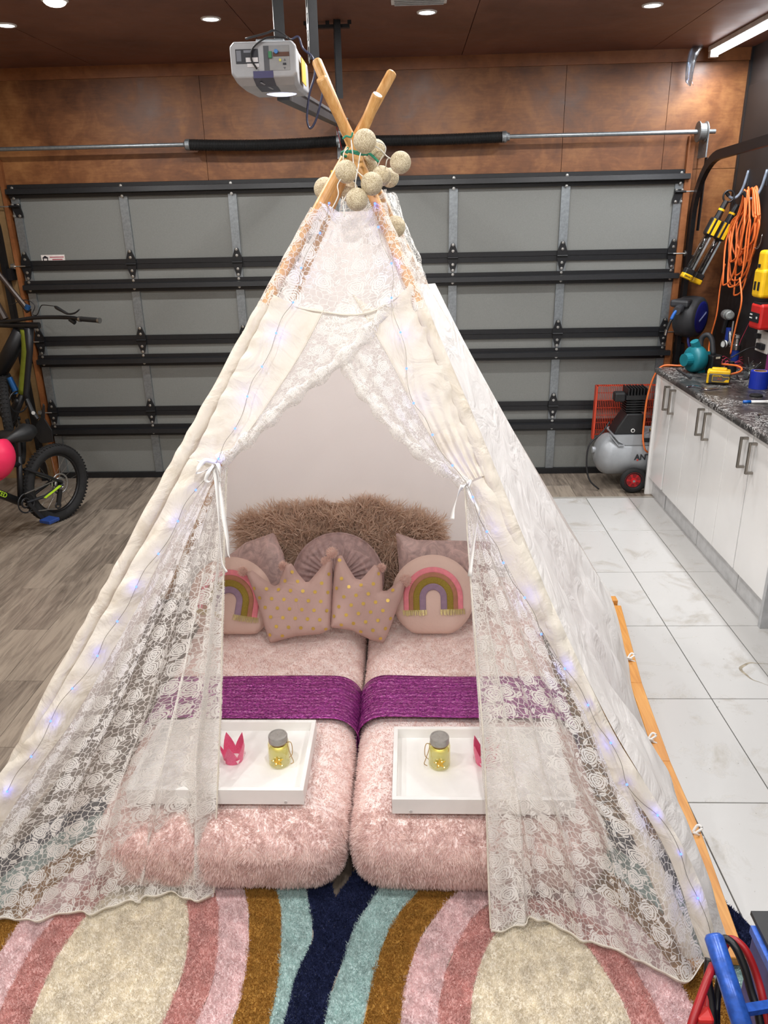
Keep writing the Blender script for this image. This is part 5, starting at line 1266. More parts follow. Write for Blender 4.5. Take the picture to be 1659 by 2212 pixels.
# blower
b = onZ(1508, 803, BT); t = thing('leaf_blower', 'teal cordless blower with black battery standing on the worktop corner', 'blower', tuple(b)); c = b+A(0, 0, .085)
ax = nrm(A(.35, -.94, 0)); sd = nrm(A(.94, .35, 0))
obj('fan_housing', MB().lathe([(.03, -.045), (.07, -.042), (.082, -.03), (.085, 0), (.082, .03), (.07, .042), (.03, .045)], c-sd*.035, sd, 26), M_TEAL, t, smooth=True)
obj('nozzle', MB().cyl(c-sd*.035+ax*.0, c-sd*.125, .046, .04, 18).cyl(c-sd*.03+A(0, 0, .06), c-sd*.06+A(0, 0, .115), .03, .026, 12), M_TEAL, t)
obj('motor', MB().cyl(c+sd*.01, c+sd*.1, .045, .04, 18).box(c+sd*.02+A(0, 0, -.075), (.09, .07, .02), (sd, ax, A(0, 0, 1))), M_TEAL, t)
hp = [c+sd*.015+A(0, 0, .045)-ax*.02, c+sd*.02+A(0, 0, .12)-ax*.03, c+sd*.035+A(0, 0, .15)-ax*.0, c+sd*.05+A(0, 0, .12)+ax*.03, c+sd*.05+A(0, 0, .03)+ax*.06]
obj('handle', MB().tube(cr(hp, 6), .016, 10), M_DK, t, smooth=True)
bt = obj('battery', MB().box(c+sd*.05+ax*.075+A(0, 0, -.025), (.075, .06, .115), (sd, ax, A(0, 0, 1))), M_BLKPL, t, bevel=.008)
obj('battery_label', MB().box(c+sd*.05+ax*.106+A(0, 0, .018), (.032, .002, .012), (sd, ax, A(0, 0, 1))), mt('label_cream', (216, 212, 190), .5), bt)
# yellow tool battery
b = onZ(1550, 832, BT); t = thing('tool_battery', 'yellow and black power tool battery lying on the worktop', 'battery', tuple(b))
ux = nrm(A(.93, -.36, 0)); uy = nrm(A(.36, .93, 0)); Z = A(0, 0, 1); fx = (ux, uy, Z); bc = b+uy*.04
obj('lower_case', MB().box(bc+Z*.038, (.13, .078, .062), fx), mt('battery_grey', (58, 56, 54), .5), t, bevel=.01)
obj('upper_case', MB().box(bc+Z*.072+uy*.004, (.126, .078, .024), fx).box(bc+Z*.088+uy*.01, (.085, .05, .014), fx).box(bc-ux*.058+Z*.042, (.016, .08, .07), fx), M_YEL, t, bevel=.006)
fo = bc-uy*.0402
lab = obj('label_plate', MB().box(fo+ux*.012+Z*.038, (.09, .0012, .036), fx), mt('battery_label_grey', (86, 80, 74), .5), t)
mb = MB()
for a_, b_ in (((-.046, .02), (.0, .02)), ((-.046, -.018), (.046, -.018)), ((-.046, -.018), (-.046, .02)), ((.046, -.018), (.046, .012)), ((.0, .02), (.012, .012)), ((.012, .012), (.046, .012))):
    mb.beam(fo+ux*(.012+a_[0])+Z*(.038+a_[1])-uy*.0008, fo+ux*(.012+b_[0])+Z*(.038+b_[1])-uy*.0008, .0022, .001, -uy)
mb.box(fo+ux*-.012+Z*.0555-uy*.0008, (.044, .001, .010), fx).prism([fo+ux*.03+Z*.021-uy*.0012, fo+ux*.057+Z*.021-uy*.0012, fo+ux*.057+Z*.034-uy*.0012, fo+ux*.042+Z*.034-uy*.0012], uy*.001); obj('label_border', mb, M_YEL, lab)
obj('lettering', text_mb('DEWALT', .010, fo-ux*.032+Z*.052-uy*.0016, ux, Z, .0006, .0003), mt('ink_dark', (24, 22, 20), .6), lab)
obj('lettering', text_mb('XR', .022, fo-ux*.008+Z*.030-uy*.0012, ux, Z, .0006, .0003), mt('ink_rust', (150, 76, 58), .6), lab)
# blue tape roll
b = onZ(1637, 838, BT); t = thing('tape_roll', 'roll of blue tape standing on end on the worktop', 'tape roll', tuple(b))
obj('tape', MB().lathe([(.035, 0), (.052, 0), (.052, .1), (.035, .1)], b, (0, 0, 1), 32, False, False), mt('blue_tape', (16, 44, 158), .45), t)
obj('core', MB().lathe([(.031, .001), (.036, .001), (.036, .101), (.031, .101)], b, (0, 0, 1), 28, False, False), mt('card_core', (176, 140, 96), .8), t)
# clear cup, black canister, pen, fittings, plastic strip, wires
b = onZ(1618, 815, BT); t = thing('clear_cup', 'clear plastic cup of small hardware behind the blue tape roll', 'cup', tuple(b))
obj('cup_wall', MB().lathe([(.001, .002), (.034, .002), (.042, .07), (.044, .085)], b, (0, 0, 1), 24, False, False), M_CLRP, t, smooth=True)
for k in range(9):
    a = rng.random()*6.28; p_ = b+A(math.cos(a)*.02, math.sin(a)*.02, .03+rng.random()*.03); d = nrm(rng.normal(size=3)+A(0, 0, .8)); obj('screw', MB().cyl(p_, p_+d*.07, .0022, n=6).cyl(p_+d*.07, p_+d*.073, .005, n=8), M_CHR, t)
b = onZ(1577, 806, BT); tag(obj('black_canister', MB().lathe([(.03, 0), (.034, .004), (.034, .05), (.03, .056), (.018, .058), (.018, .075)], b, (0, 0, 1), 24), M_BLKPL), 'small black canister between the teal blower and the clear cup', 'canister')
b = onZ(1610, 868, BT+.008); t = thing('paint_pen', 'white paint pen with a blue cap lying on the worktop', 'pen', tuple(b)); d = nrm(onZ(1659, 868, BT)-onZ(1610, 868, BT))
obj('barrel', MB().tube([b+d*.03, b+d*.1, b+d*.14, b+d*.17], [.0085, .0085, .012, .012], 12), M_WHITE, t, smooth=True); obj('cap', MB().tube([b-d*.012, b-d*.01, b+d*.028], [.006, .0085, .009], 12), mt('pen_blue', (22, 92, 178), .4), t, smooth=True)
def fitting(label, px, d, s=1.):
    b = onZ(*px, BT+.007); d = nrm(d); t = thing('hose_fitting', label, 'fitting', tuple(b), 'metal hose fittings')
    obj('collar', MB().cyl(b, b+d*.022*s, .0075*s, n=12), M_CHR, t); obj('nut', MB().cyl(b-d*.012*s, b, .0095*s, n=6), M_CHR, t); obj('tail', MB().cyl(b+d*.022*s, b+d*.045*s, .005*s, .006*s, 10), mt('dull_brass', (120, 108, 84), .4, .7), t)
fitting('metal hose fitting lying near the paint pen', (1636, 900), A(.55, .8, 0)); fitting('small metal hose fitting beside the yellow battery', (1585, 818), A(-.3, .9, 0), .7)
pp = [onZ(*q, BT+.004) for q in ((1482, 836), (1500, 834), (1525, 841), (1550, 839))]
tag(obj('plastic_strip', MB().ribbon(cr(pp, 6), .022, (0, 1, .15), .004), m_glass('crinkled_film', (196, 190, 204), .3, .15), smooth=True), 'crumpled strip of clear plastic film at the front of the worktop', 'plastic film')
tag(obj('metal_hook', MB().tube(cr([onZ(*q, BT+.006) for q in ((1592, 812), (1598, 819), (1612, 818), (1618, 812))], 5), .005, 8), M_CHR, smooth=True), 'bent metal hook lying in front of the clear cup', 'hook')
mb = MB(); c = onZ(1585, 790, BT+.02)
for k in range(5): mb.tube(cr([c+A(.07*math.cos(a+k)*(1+.3*math.sin(k*2+a*2)), .05*math.sin(a+k)+.02*(k-2), .01*k+.012*math.sin(2*a+k)) for a in np.linspace(0, 2*PI, 13)[:-1]], 3, True), .0022, 5, True)
mb.tube(cr([c+A(.03, .0, .04), onX(1597, 745, 2.14), onX(1610, 715, 2.15), onX(1619, 697, 2.15)], 6), .0022, 5)
tag(obj('red_wire', mb, mt('red_wire_skin', (184, 60, 84), .4), smooth=True), 'tangle of thin red wire hanging from the red charger', 'wire')
b = onZ(1478, 797, BT); tag(obj('steel_rod', MB().tube([onZ(1462, 797, BT+.006), onZ(1490, 815, BT+.006)], .005, 8).cyl(onZ(1486, 812, BT+.008), onZ(1492, 816, BT+.008), .009, n=10), M_DK), 'short dark steel tool lying by the teal blower', 'tool')
tag(obj('black_pad', MB().lathe([(.034, 0), (.036, .006), (.03, .012), (.001, .013)], onZ(1633, 856, BT), (0, 0, 1), 20, True, False), M_RUB, smooth=True), 'round black rubber pad in front of the blue tape roll', 'pad')

# ------------------------------------------------------------------ right wall
WX = XR-.010
def wall_hook(label, px):
    p_ = onX(*px, WX); t = thing('wall_hook', label, 'hook', tuple(p_), 'grey wall hooks')
    obj('shaft', MB().tube(cr([p_+A(0, 0, .1), p_+A(-.02, 0, .0), p_+A(-.05, 0, -.055), p_+A(-.09, 0, -.06), p_+A(-.12, 0, -.03)], 5), .009, 8), mt('hook_grey', (112, 122, 136), .5), t, smooth=True)
    obj('tip', MB().tube([p_+A(-.105, 0, -.047), p_+A(-.128, 0, -.022)], .012, 8), M_BLKPL, t); obj('plate', MB().box(p_+A(.004, 0, .06), (.008, .03, .1)), M_DK, t)
wall_hook('grey wall hook holding the left part of the orange cord', (1612, 405)); wall_hook('grey wall hook at the right edge above the orange cord', (1652, 405))
cord = thing('extension_cord', 'orange extension cord coiled in long loops over the wall hook', 'cord', tuple(onX(1622, 415, 2.12)))
hk = onX(1622, 412, 2.12); mb = MB()
for k in range(13):
    lw = .09+.15*rng.random(); bz = 1.30+.34*rng.random(); yo = rng.normal()*.05; xo = 2.07+.09*rng.random(); tw = rng.normal()*.03
    P_ = [A(xo, hk[1]+.012*rng.normal(), hk[2]+.005*k*.4), A(xo+.02, hk[1]+lw*.8, hk[2]-.12), A(xo, hk[1]+lw+yo+tw, (hk[2]+bz)/2), A(xo-.01, hk[1]+lw*.6+yo, bz+.05), A(xo, hk[1]+yo+.06, bz), A(xo+.01, hk[1]-lw*.35+yo, bz+.07), A(xo, hk[1]-lw*.55-tw, (hk[2]+bz)/2+.05), A(xo, hk[1]-lw*.5, hk[2]-.14)]
    P_ = [A(min(q[0], 2.165), q[1], q[2]) for q in P_]
    mb.tube(cr(P_, 6, True), .0058, 6, True)
obj('coil', mb, M_ORG, cord, smooth=True)
obj('tail', MB().tube(cr([onX(*q, 2.1) for q in ((1566, 570), (1556, 620), (1548, 680), (1536, 725), (1531, 755), (1535, 768))], 6), .0055, 7), M_ORG, cord, smooth=True)
obj('tail', MB().tube(cr([onX(*q, 2.1) for q in ((1598, 600), (1602, 650), (1592, 695), (1583, 735), (1578, 765))], 6), .0055, 7), M_ORG, cord, smooth=True)
pl = onX(1537, 770, 2.08); obj('plug', MB().tube([pl, pl+A(.01, -.03, -.015), pl+A(.02, -.06, -.04)], [.02, .026, .022], 12), mt('grey_clear_plug', (150, 144, 132), .4), cord); obj('plug_tag', MB().box(pl+A(.02, -.06, -.05), (.02, .035, .04)), mt('tag_lemon', (216, 206, 40), .5), cord)
lead = [onX(*q, x_) for *q, x_ in ((1577, 809, 1.93), (1598, 803, 1.99), (1602, 796, 2.03), (1590, 790, 2.03), (1560, 787, 2.0), (1535, 784, 1.96))]+[onZ(1490, 790, BT+.02), onZ(1465, 790, BT+.012)]+[A(1.70, 5.2, .905), onY(1412, 815, 5.21), onY(1398, 860, 5.21), onY(1392, 905, 5.21), onY(1389, 945, 5.21), onY(1393, 970, 5.21), onY(1402, 978, 5.24)]
tag(obj('orange_lead', MB().tube(cr(lead, 8), .0065, 8), M_ORG, smooth=True), 'orange lead running over the worktop end down to the air compressor', 'cord')
# work lights
def worklight(label, top, bot, Y):
    a, b = onY(*top, Y), onY(*bot, Y); d = nrm(b-a); L = np.linalg.norm(b-a); n_ = nrm(np.cross(d, A(0, 1, 0))); f_ = nrm(np.cross(n_, d)); f_ = f_ if f_[1] < 0 else -f_; s_ = np.cross(d, f_)
    t = thing('work_light', label, 'work light', tuple(a), 'yellow and black work lights'); ax_ = (s_, f_, d); P_ = lambda q: a+d*L*q
    obj('hook_ring', MB().tube(cr([P_(.0)+s_*math.cos(q)*.035+d*(math.sin(q)*.035-.03) for q in np.linspace(0, 2*PI, 9)[:-1]], 3, True), .006, 7, True), M_BLKPL, t, smooth=True)
    obj('neck', MB().cyl(P_(.0), P_(.24), .017, .022, 12), M_BLKPL, t); obj('neck_ring', MB().cyl(P_(.1), P_(.125), .021, n=14), M_YEL, t)
    bd = obj('handle_body', MB().box(P_(.33), (.068, .06, L*.22), ax_), M_BLKPL, t, bevel=.012)
    for o_ in (-.014, .018): obj('grip', MB().box(P_(.33)+s_*o_+f_*.031, (.014 if o_ > 0 else .022, .006, L*.19), ax_), M_YEL, bd, bevel=.002)
    obj('clear_tube', MB().cyl(P_(.44), P_(.88), .027, n=18), M_CLRP, t, smooth=True)
    obj('led_bar', MB().box(P_(.66), (.03, .012, L*.43), ax_), mt('led_board_black', (24, 24, 24), .3), t); obj('reflector', MB().box(P_(.66)-s_*.016+f_*.012, (.012, .004, L*.43), ax_), mt('reflector_white', (220, 220, 216), .25), t)
    ec = obj('end_cap', MB().box(P_(.91), (.066, .058, L*.08), ax_), M_BLKPL, t, bevel=.008); obj('bumper', MB().box(P_(.965), (.07, .062, L*.07), ax_), M_YEL, ec, bevel=.01)
    return P_, s_, f_, d, ec, L
P_, s_, f_, d, ec, L = worklight('left yellow and black work light hanging in front of the garage wall', (1569, 434), (1480, 602), 5.43)
obj('lettering', text_mb('DEWALT', .013, P_(.97)-(s_ if s_[0] > 0 else -s_)*.027+f_*.0318-A(0, 0, .004), s_ if s_[0] > 0 else -s_, -d if d[2] < 0 else d, .0008, .0004), MATS['ink_dark'], ec)
worklight('right yellow and black work light half behind the orange cord', (1592, 442), (1500, 612), 5.50)
# hose reel
rc = onY(1492, 684, 5.52); ra = nrm(A(.74, -.67, .0)); t = thing('hose_reel', 'dark grey wall hose reel with a blue side disc', 'hose reel', tuple(rc))
obj('housing', MB().lathe([(.08, -.085), (.115, -.082), (.135, -.065), (.142, 0), (.135, .06), (.118, .075)], rc, ra, 36), M_DK, t, smooth=True)
obj('mount', MB().bb(rc[0]-.03, rc[0]+.05, rc[1]+.08, DY-.001, rc[2]-.08, rc[2]+.08), M_DK, t)
obj('top_cap', MB().box(rc+A(-.07, -.03, .098), (.13, .16, .05), (nrm(A(ra[0], ra[1], 0)), nrm(A(-ra[1], ra[0], 0)), A(0, 0, 1))), M_DK, t, bevel=.015)
obj('side_disc', MB().lathe([(.001, .082), (.09, .080), (.112, .074), (.112, .07)], rc, ra, 36, False, False), mt('royal_blue_plastic', (22, 28, 104), .45), t, smooth=True)
sx = nrm(np.cross(A(0, 0, 1), ra)); sx = sx if sx[0] > 0 else -sx
obj('disc_print', MB().beam(rc+ra*.084-sx*.05-A(0, 0, .022), rc+ra*.084+sx*.055+A(0, 0, .03), .012, .001, ra), mt('print_pale_blue', (150, 160, 205), .5), t)
sp = onY(1463, 668, 5.38); obj('spout', MB().cyl(sp+A(.03, .04, .0), sp+A(-.01, -.02, -.01), .03, .026, 16), M_DK, t)
obj('hose', MB().tube(cr([onY(*q, 5.37) for q in ((1463, 668), (1456, 678), (1450, 690))], 5), .011, 10), mt('blue_hose', (44, 104, 190), .4), t, smooth=True)
obj('hose_sleeve', MB().tube(cr([onY(*q, 5.37) for q in ((1450, 690), (1444, 704), (1440, 714))], 4), .010, 10), M_BLKPL, t, smooth=True); obj('hose_end', MB().tube([onY(*q, 5.37) for q in ((1440, 712), (1437, 724))], .011, 10), M_CHR, t)
obj('feed_hose', MB().tube(cr([rc+A(0, 0, -.13), onY(1487, 740, 5.5), onY(1492, 758, 5.5), onY(1496, 775, 5.5)], 5), .009, 8), mt('blue_feed_hose', (52, 62, 138), .4), t, smooth=True)
# chargers, drill, regulator, outlet, small wire hook, can
def wall_at(px, X=2.14): return onX(*px, X)
c = wall_at((1650, 600)); t = thing('yellow_charger', 'yellow double battery charger on the wall at the right edge', 'charger', tuple(c))
fx2 = (A(0, -1, 0), A(-1, 0, 0), A(0, 0, 1))
obj('case', MB().box(c+A(0, -.02, -.03), (.13, .09, .17), fx2), M_YEL, t, bevel=.02, segs=3); obj('upper_case', MB().box(c+A(0, -.02, .09), (.10, .08, .14), fx2), M_YEL, t, bevel=.02, segs=3)
obj('vent', MB().box(c+A(-.046, -.0, -.045), (.024, .004, .05), fx2).box(c+A(-.046, -.05, -.045), (.024, .004, .05), fx2).box(c+A(-.041, -.01, .07), (.03, .004, .02), fx2), M_BLKPL, t)
c = wall_at((1645, 682)); t = thing('red_charger', 'red and black battery charger on the wall below the yellow one', 'charger', tuple(c))
obj('case', MB().box(c+A(0, -.02, 0), (.15, .1, .15), fx2), M_RED, t, bevel=.015); obj('display', MB().box(c+A(-.052, -.02, -.005), (.13, .004, .055), fx2), M_BLKPL, t); obj('slot', MB().box(c+A(-.02, -.02, .075), (.1, .05, .012), fx2), M_BLKPL, t)
obj('print', MB().box(c+A(-.055, .02, .008), (.03, .002, .007), fx2).box(c+A(-.055, .02, -.012), (.035, .002, .007), fx2).box(c+A(-.055, -.06, -.005), (.015, .002, .012), fx2), mt('print_white', (206, 206, 204), .5), t)
c = wall_at((1572, 680), 2.13); t = thing('air_ratchet', 'grey and black air tool hanging under the orange cord', 'air tool', tuple(c)); dd = nrm(A(-.15, -.9, .05))
obj('barrel', MB().tube([c-dd*.07, c-dd*.02, c+dd*.02, c+dd*.03, c+dd*.07, c+dd*.075], [.03, .034, .034, .028, .028, .02], 16), mt('tool_grey', (128, 132, 130), .45, .2), t); obj('back_grip', MB().tube([c-dd*.1, c-dd*.07], [.026, .032], 14), M_BLKPL, t); obj('grip', MB().tube([c-A(0, 0, .02), c+A(0, .03, -.12)], .018, 10), M_BLKPL, t)
c = wall_at((1588, 765), 2.13); t = thing('air_regulator', 'air line regulator with chrome fittings and a blue bowl', 'regulator', tuple(c))
obj('bowl', MB().lathe([(.02, -.07), (.026, -.06), (.026, .03)], c, (0, 0, 1), 18), mt('deep_blue_bowl', (26, 48, 120), .3), t); obj('head', MB().lathe([(.03, .03), (.03, .06), (.018, .065), (.016, .1), (.024, .105), (.024, .125), (.012, .13)], c, (0, 0, 1), 18), M_CHR, t)
obj('second_bowl', MB().lathe([(.018, -.03), (.024, -.02), (.024, .06)], c+A(0, .14, .09), (0, 0, 1), 16), mt('deep_blue_bowl', (0, 0, 0)), t); obj('pipe', MB().tube(cr([c+A(0, 0, .05), c+A(-.02, .05, .06), c+A(0, .14, .14)], 5), .010, 8).tube([c+A(0, .1, .03), c+A(0, .1, .2)], .008, 8), M_CHR, t)
obj('gauge', MB().cyl(c+A(-.03, .11, .05), c+A(-.045, .105, .05), .024, n=20), mt('gauge_face', (206, 208, 206), .3), t); obj('gauge_rim', MB().torus(c+A(-.045, .105, .05), .024, .004, (1, .3, 0), 22, 6), M_BLKPL, t)
c = wall_at((1648, 738), WX); t = thing('power_outlet', 'white wall power outlet with plugs below the red charger', 'outlet', tuple(c)); obj('plate', MB().box(c, (.17, .012, .13), fx2), mt('outlet_white', (206, 204, 198), .4), t, bevel=.003)
obj('plug', MB().box(c+A(-.02, .04, .03), (.04, .03, .03), fx2).box(c+A(-.02, -.02, -.025), (.075, .03, .035), fx2), M_BLKPL, t, bevel=.004)
obj('plug_cord', MB().tube(cr([c+A(-.03, .0, -.03), c+A(-.06, .08, -.06), onZ(1575, 775, 1.0), onZ(1558, 780, .93)], 6), .004, 6), M_CABLE, t)
c = wall_at((1647, 528), WX); t = tag(obj('wire_hook', MB().tube(cr([c+A(-.01, .0, .06), c+A(-.015, .005, -.01), c+A(-.03, .02, -.025), c+A(-.045, .035, .005)], 5), .003, 6).tube(cr([c+A(-.01, .0, .02), c+A(-.02, .03, -.02), c+A(-.035, .055, .0)], 5), .003, 6), M_CHR, smooth=True), 'small chrome wire hook on the dark wall beside the orange cord', 'hook')
b = onZ(1661, 822, BT); tag(obj('spray_can', MB().lathe([(.03, 0), (.033, .004), (.033, .15), (.026, .165), (.014, .17), (.014, .19)], b, (0, 0, 1), 22), mt('purple_red_can', (112, 40, 92), .35), smooth=False), 'purple spray can at the right edge of the worktop', 'can')

# ------------------------------------------------------------------ air compressor
tk = A(1.64, 5.375, .245); t = thing('air_compressor', 'grey air compressor with black pump and red wheel by the garage door', 'air compressor', (tk[0], tk[1], 0))
M_TANK = mt('silver_grey_enamel', (150, 154, 158), .35, .1, (10, .05)); r_ = .15; hx = .21
prof = [(.02, -hx-.10)]+[(r_*math.sin(a), -hx-.10*math.cos(a)) for a in np.linspace(.2, PI/2, 8)]+[(r_*math.sin(a), hx+.10*math.cos(a)) for a in np.linspace(PI/2, .2, 8)]
obj('tank', MB().lathe(prof, tk, (1, 0, 0), 40), M_TANK, t, smooth=True); obj('tank_boss', MB().cyl(tk+A(-hx-.115, -.01, .03), tk+A(-hx-.09, -.01, .03), .024, n=18), M_TANK, t)
pt_ = obj('top_plate', MB().prism([A(1.43, tk[1]-.12, tk[2]+.165), A(1.95, tk[1]-.12, tk[2]+.165), A(1.95, tk[1]-.125, tk[2]+.095), A(1.52, tk[1]-.125, tk[2]+.095), A(1.47, tk[1]-.125, tk[2]+.12)], (0, .006, 0)).bb(1.43, 1.95, tk[1]-.12, tk[1]+.12, tk[2]+.160, tk[2]+.168), M_TANK, t)
obj('slot', MB().box((1.68, tk[1]-.1265, tk[2]+.132), (.095, .003, .03)), mt('slot_dark', (34, 36, 40), .6), pt_, bevel=.012, segs=3)
pb = A(1.545, tk[1]-.02, tk[2]+.168)
obj('crankcase', MB().prism([pb+A(-.11, -.09, 0), pb+A(.095, -.09, 0), pb+A(.085, -.09, .15), pb+A(-.03, -.09, .15), pb+A(-.09, -.09, .05)], (0, .17, 0)), M_BLKPL, t, bevel=.01)
obj('oil_glass', MB().cyl(pb+A(.02, -.095, .03), pb+A(.02, -.088, .03), .014, n=16), M_WHITE, t); obj('oil_glass_centre', MB().cyl(pb+A(.02, -.097, .03), pb+A(.02, -.09, .03), .009, n=14), M_BLKPL, t)
for k in range(5): obj('cooling_fin', MB().box(pb+A(.03, -.01, .165+k*.017), (.14, .15, .007)), M_BLKPL, t)
obj('cylinder', MB().cyl(pb+A(.03, -.01, .15), pb+A(.03, -.01, .26), .058, n=20), M_BLKPL, t)
hd_ = obj('cylinder_head', MB().box(pb+A(.03, -.01, .262), (.15, .15, .03)), M_BLKPL, t)
for k in range(7): obj('cooling_fin', MB().box(pb+A(-.03+k*.021, -.01, .297), (.007, .145, .055)), M_BLKPL, hd_)
obj('air_filter', MB().box(pb+A(-.085, -.045, .265), (.075, .075, .065)), M_BLKPL, t, bevel=.012)
obj('valve', MB().cyl(pb+A(.14, -.08, .03), pb+A(.2, -.08, .03), .012, n=10).cyl(pb+A(.16, -.08, .03), pb+A(.16, -.08, .07), .012, n=10), mt('brass', (150, 122, 66), .35, .8), t)
gx0, gx1, gz0, gz1, gy = 1.335, 1.93, tk[2]+.10, tk[2]+.475, tk[1]+.135
gd = obj('belt_guard', MB().bb(gx0, gx0+.012, gy-.05, gy, gz0-.02, gz1).bb(gx0, gx1, gy-.004, gy, gz1-.008, gz1).bb(gx0, gx1, gy-.004, gy, gz0, gz0+.01), mt('orange_red_enamel', (196, 66, 40), .45), t); MG = MATS['orange_red_enamel']
mb = MB()
for xx in np.arange(gx0+.012, gx1, .0125): mb.box((xx, gy-.002, (gz0+gz1)/2), (.004, .004, gz1-gz0))
for zz in np.arange(gz0+.04, gz1, .055): mb.box(((gx0+gx1)/2, gy-.002, zz), (gx1-gx0, .004, .004))
for xx in np.arange(gx0+.01, gx1, .0145): mb.box((xx, gy-.025, gz1-.002), (.006, .05, .004))
g2 = obj('guard_bars', mb, MG, gd); g2['kind'] = 'stuff'
wc = A(1.585, tk[1]-.172, .094)
wh = obj('wheel', MB().torus(wc, .071, .023, (0, 1, 0), 36, 12, .9), M_RUB, t, smooth=True)
obj('rim', MB().lathe([(.062, -.02), (.064, -.016), (.056, -.008), (.02, -.010), (.018, -.022), (.001, -.022)], wc, (0, 1, 0), 32, False, False), mt('red_wheel_rim', (196, 32, 38), .4), wh); obj('axle_nut', MB().cyl(wc+A(0, -.024, 0), wc+A(0, -.018, 0), .009, n=12), M_CHR, wh)
mb = MB()
for k in range(6):
    a = k*PI/3; mb.prism([wc+A(math.cos(a+q)*rr, -.0125, math.sin(a+q)*rr) for q, rr in ((.18, .024), (.10, .05), (.75, .05), (.72, .024))], (0, .002, 0))
obj('rim_hollow', mb, mt('red_hollow', (132, 22, 28), .6), wh)
for xx in (1.85,): obj('foot', MB().bb(xx-.02, xx+.02, tk[1]-.1, tk[1]+.1, .002, .13), M_TANK, t)
obj('stay', MB().beam(tk+A(-hx-.02, -.1, .17), tk+A(-hx+.045, -.13, .09), .015, .006).beam(tk+A(-hx+.04, -.13, .09), tk+A(-hx+.08, -.135, .1), .012, .006), M_TANK, t)
obj('power_cord', MB().tube(cr([pb+A(-.13, -.03, .08), A(1.36, 5.3, .42), A(1.275, 5.28, .34), A(1.262, 5.27, .2), A(1.29, 5.26, .08), A(1.36, 5.25, .012)], 7), .006, 8), M_CABLE, t, smooth=True)
yf = tk[1]-r_-.0005; lp = onY(1370, 993, yf); obj('lettering', text_mb('ANTA', .058, lp-A(.0, .003, 0), (1, 0, 0), (0, 0, 1), .002, .0016, .95), mt('ink_charcoal', (40, 40, 44), .5), t)
obj('logo_dot', MB().box(lp+A(.022, -.003, -.002), (.010, .002, .012)), mt('logo_red', (190, 52, 40), .5), t)
obj('lettering', text_mb('AIR CO', .019, lp-A(.0, -.004, .018), (1, 0, 0), (0, .14, .99), .002, .0004, 1.5), mt('ink_grey', (92, 92, 96), .5), t)

# ================================================================== bicycles
M_FRAME = mt('matt_black_frame', (30, 31, 34), .4, .2); M_TYRE = mt('knobbly_tyre', (24, 24, 25), .85, 0, (60, .15)); M_SPOKE = mt('spoke_steel', (160, 160, 158), .3, .9); M_LIME = mt('lime_paint', (168, 206, 44), .4)
def wheel(t, c, ax, R, tyre=.028, spokes=20, disc=True):
    c = np.asarray(c, float); ax = nrm(ax); x_, y_, _ = frame_of(ax)
    w_ = obj('wheel', MB().torus(c, R-tyre, tyre, ax, 44, 12), M_TYRE, t, smooth=True); mb = MB()
    for k in range(66):
        a = 2*PI*k/66; d = x_*math.cos(a)+y_*math.sin(a); tg = -x_*math.sin(a)+y_*math.cos(a)
        for s in (-.55, 0, .55): mb.box(c+d*(R-tyre+tyre*math.cos(s)*1.02)+ax*tyre*math.sin(s)*1.1, (.012, .011, .007), (tg, ax, d))
    obj('tread', mb, M_TYRE, w_, kind='stuff')
    obj('rim', MB().torus(c, R-tyre*2.05, .010, ax, 40, 8, 1.3), mt('black_rim', (34, 34, 36), .35, .5), w_, smooth=True)
    for k in range(spokes):
        a = 2*PI*k/spokes; d = x_*math.cos(a)+y_*math.sin(a); d2 = x_*math.cos(a+.5*(1 if k % 2 else -1))+y_*math.sin(a+.5*(1 if k % 2 else -1)); sg = 1 if k % 4 < 2 else -1
        obj('spoke', MB().cyl(c+d2*.02+ax*sg*.026, c+d*(R-tyre*2.1), .0011, n=5, cap=False), M_SPOKE, w_)
    obj('hub', MB().cyl(c-ax*.05, c+ax*.05, .013, n=12).cyl(c-ax*.028, c-ax*.024, .026, n=16).cyl(c+ax*.024, c+ax*.028, .026, n=16), M_FRAME, w_)
    if disc: obj('brake_disc', MB().torus(c+ax*.036, .066, .006, ax, 30, 6, .3), M_SPOKE, w_)
    return w_
# small bike on the floor
ra_ = A(-2.375, 4.77, .262); dB = nrm(A(-.38, -.925, 0)); sB = nrm(A(.925, -.38, 0)); Zv = A(0, 0, 1)
tb_ = thing('small_bicycle', 'small black bicycle with lime details standing on the floor at left', 'bicycle', (ra_[0], ra_[1], 0))
def B(a, z, s=0.): return A(ra_[0], ra_[1], 0)+dB*a+Zv*z+sB*s
wheel(tb_, ra_, sB, .262, .034); wheel(tb_, B(.83, .262), nrm(sB+dB*.25), .262, .034)
obj('frame', MB().tube([B(.30, .23), B(.245, .52)], .018, 12).tube([B(.30, .23), B(.66, .50)], [.026, .024], 12).tube([B(.25, .47), B(.655, .56)], .018, 12).tube([B(.675, .60), B(.70, .47)], .022, 12), M_FRAME, tb_, smooth=True)
for s in (-.05, .05):
    obj('seat_stay', MB().tube([B(.245, .44, s*.6), B(.12, .36, s), B(.0, .275, s*1.15)], .009, 8), M_FRAME, tb_); obj('chain_stay', MB().tube([B(.29, .23, s*.8), B(.15, .225, s), B(0, .26, s*1.15)], .011, 8), M_FRAME, tb_); obj('fork_leg', MB().tube([B(.705, .46, s), B(.83, .262, s*1.1)], [.018, .012], 10), M_FRAME, tb_)
obj('lime_flash', MB().beam(B(.03, .262, .07), B(.17, .222, .066), .022, .004, Zv), M_LIME, tb_)
obj('seat_post', MB().cyl(B(.245, .5), B(.225, .63), .0135, n=10), M_FRAME, tb_); obj('saddle', MB().tube([B(.10, .655), B(.16, .652), B(.25, .645), B(.34, .64)], [.035, .062, .035, .016], 12), M_BLKPL, tb_, smooth=True)
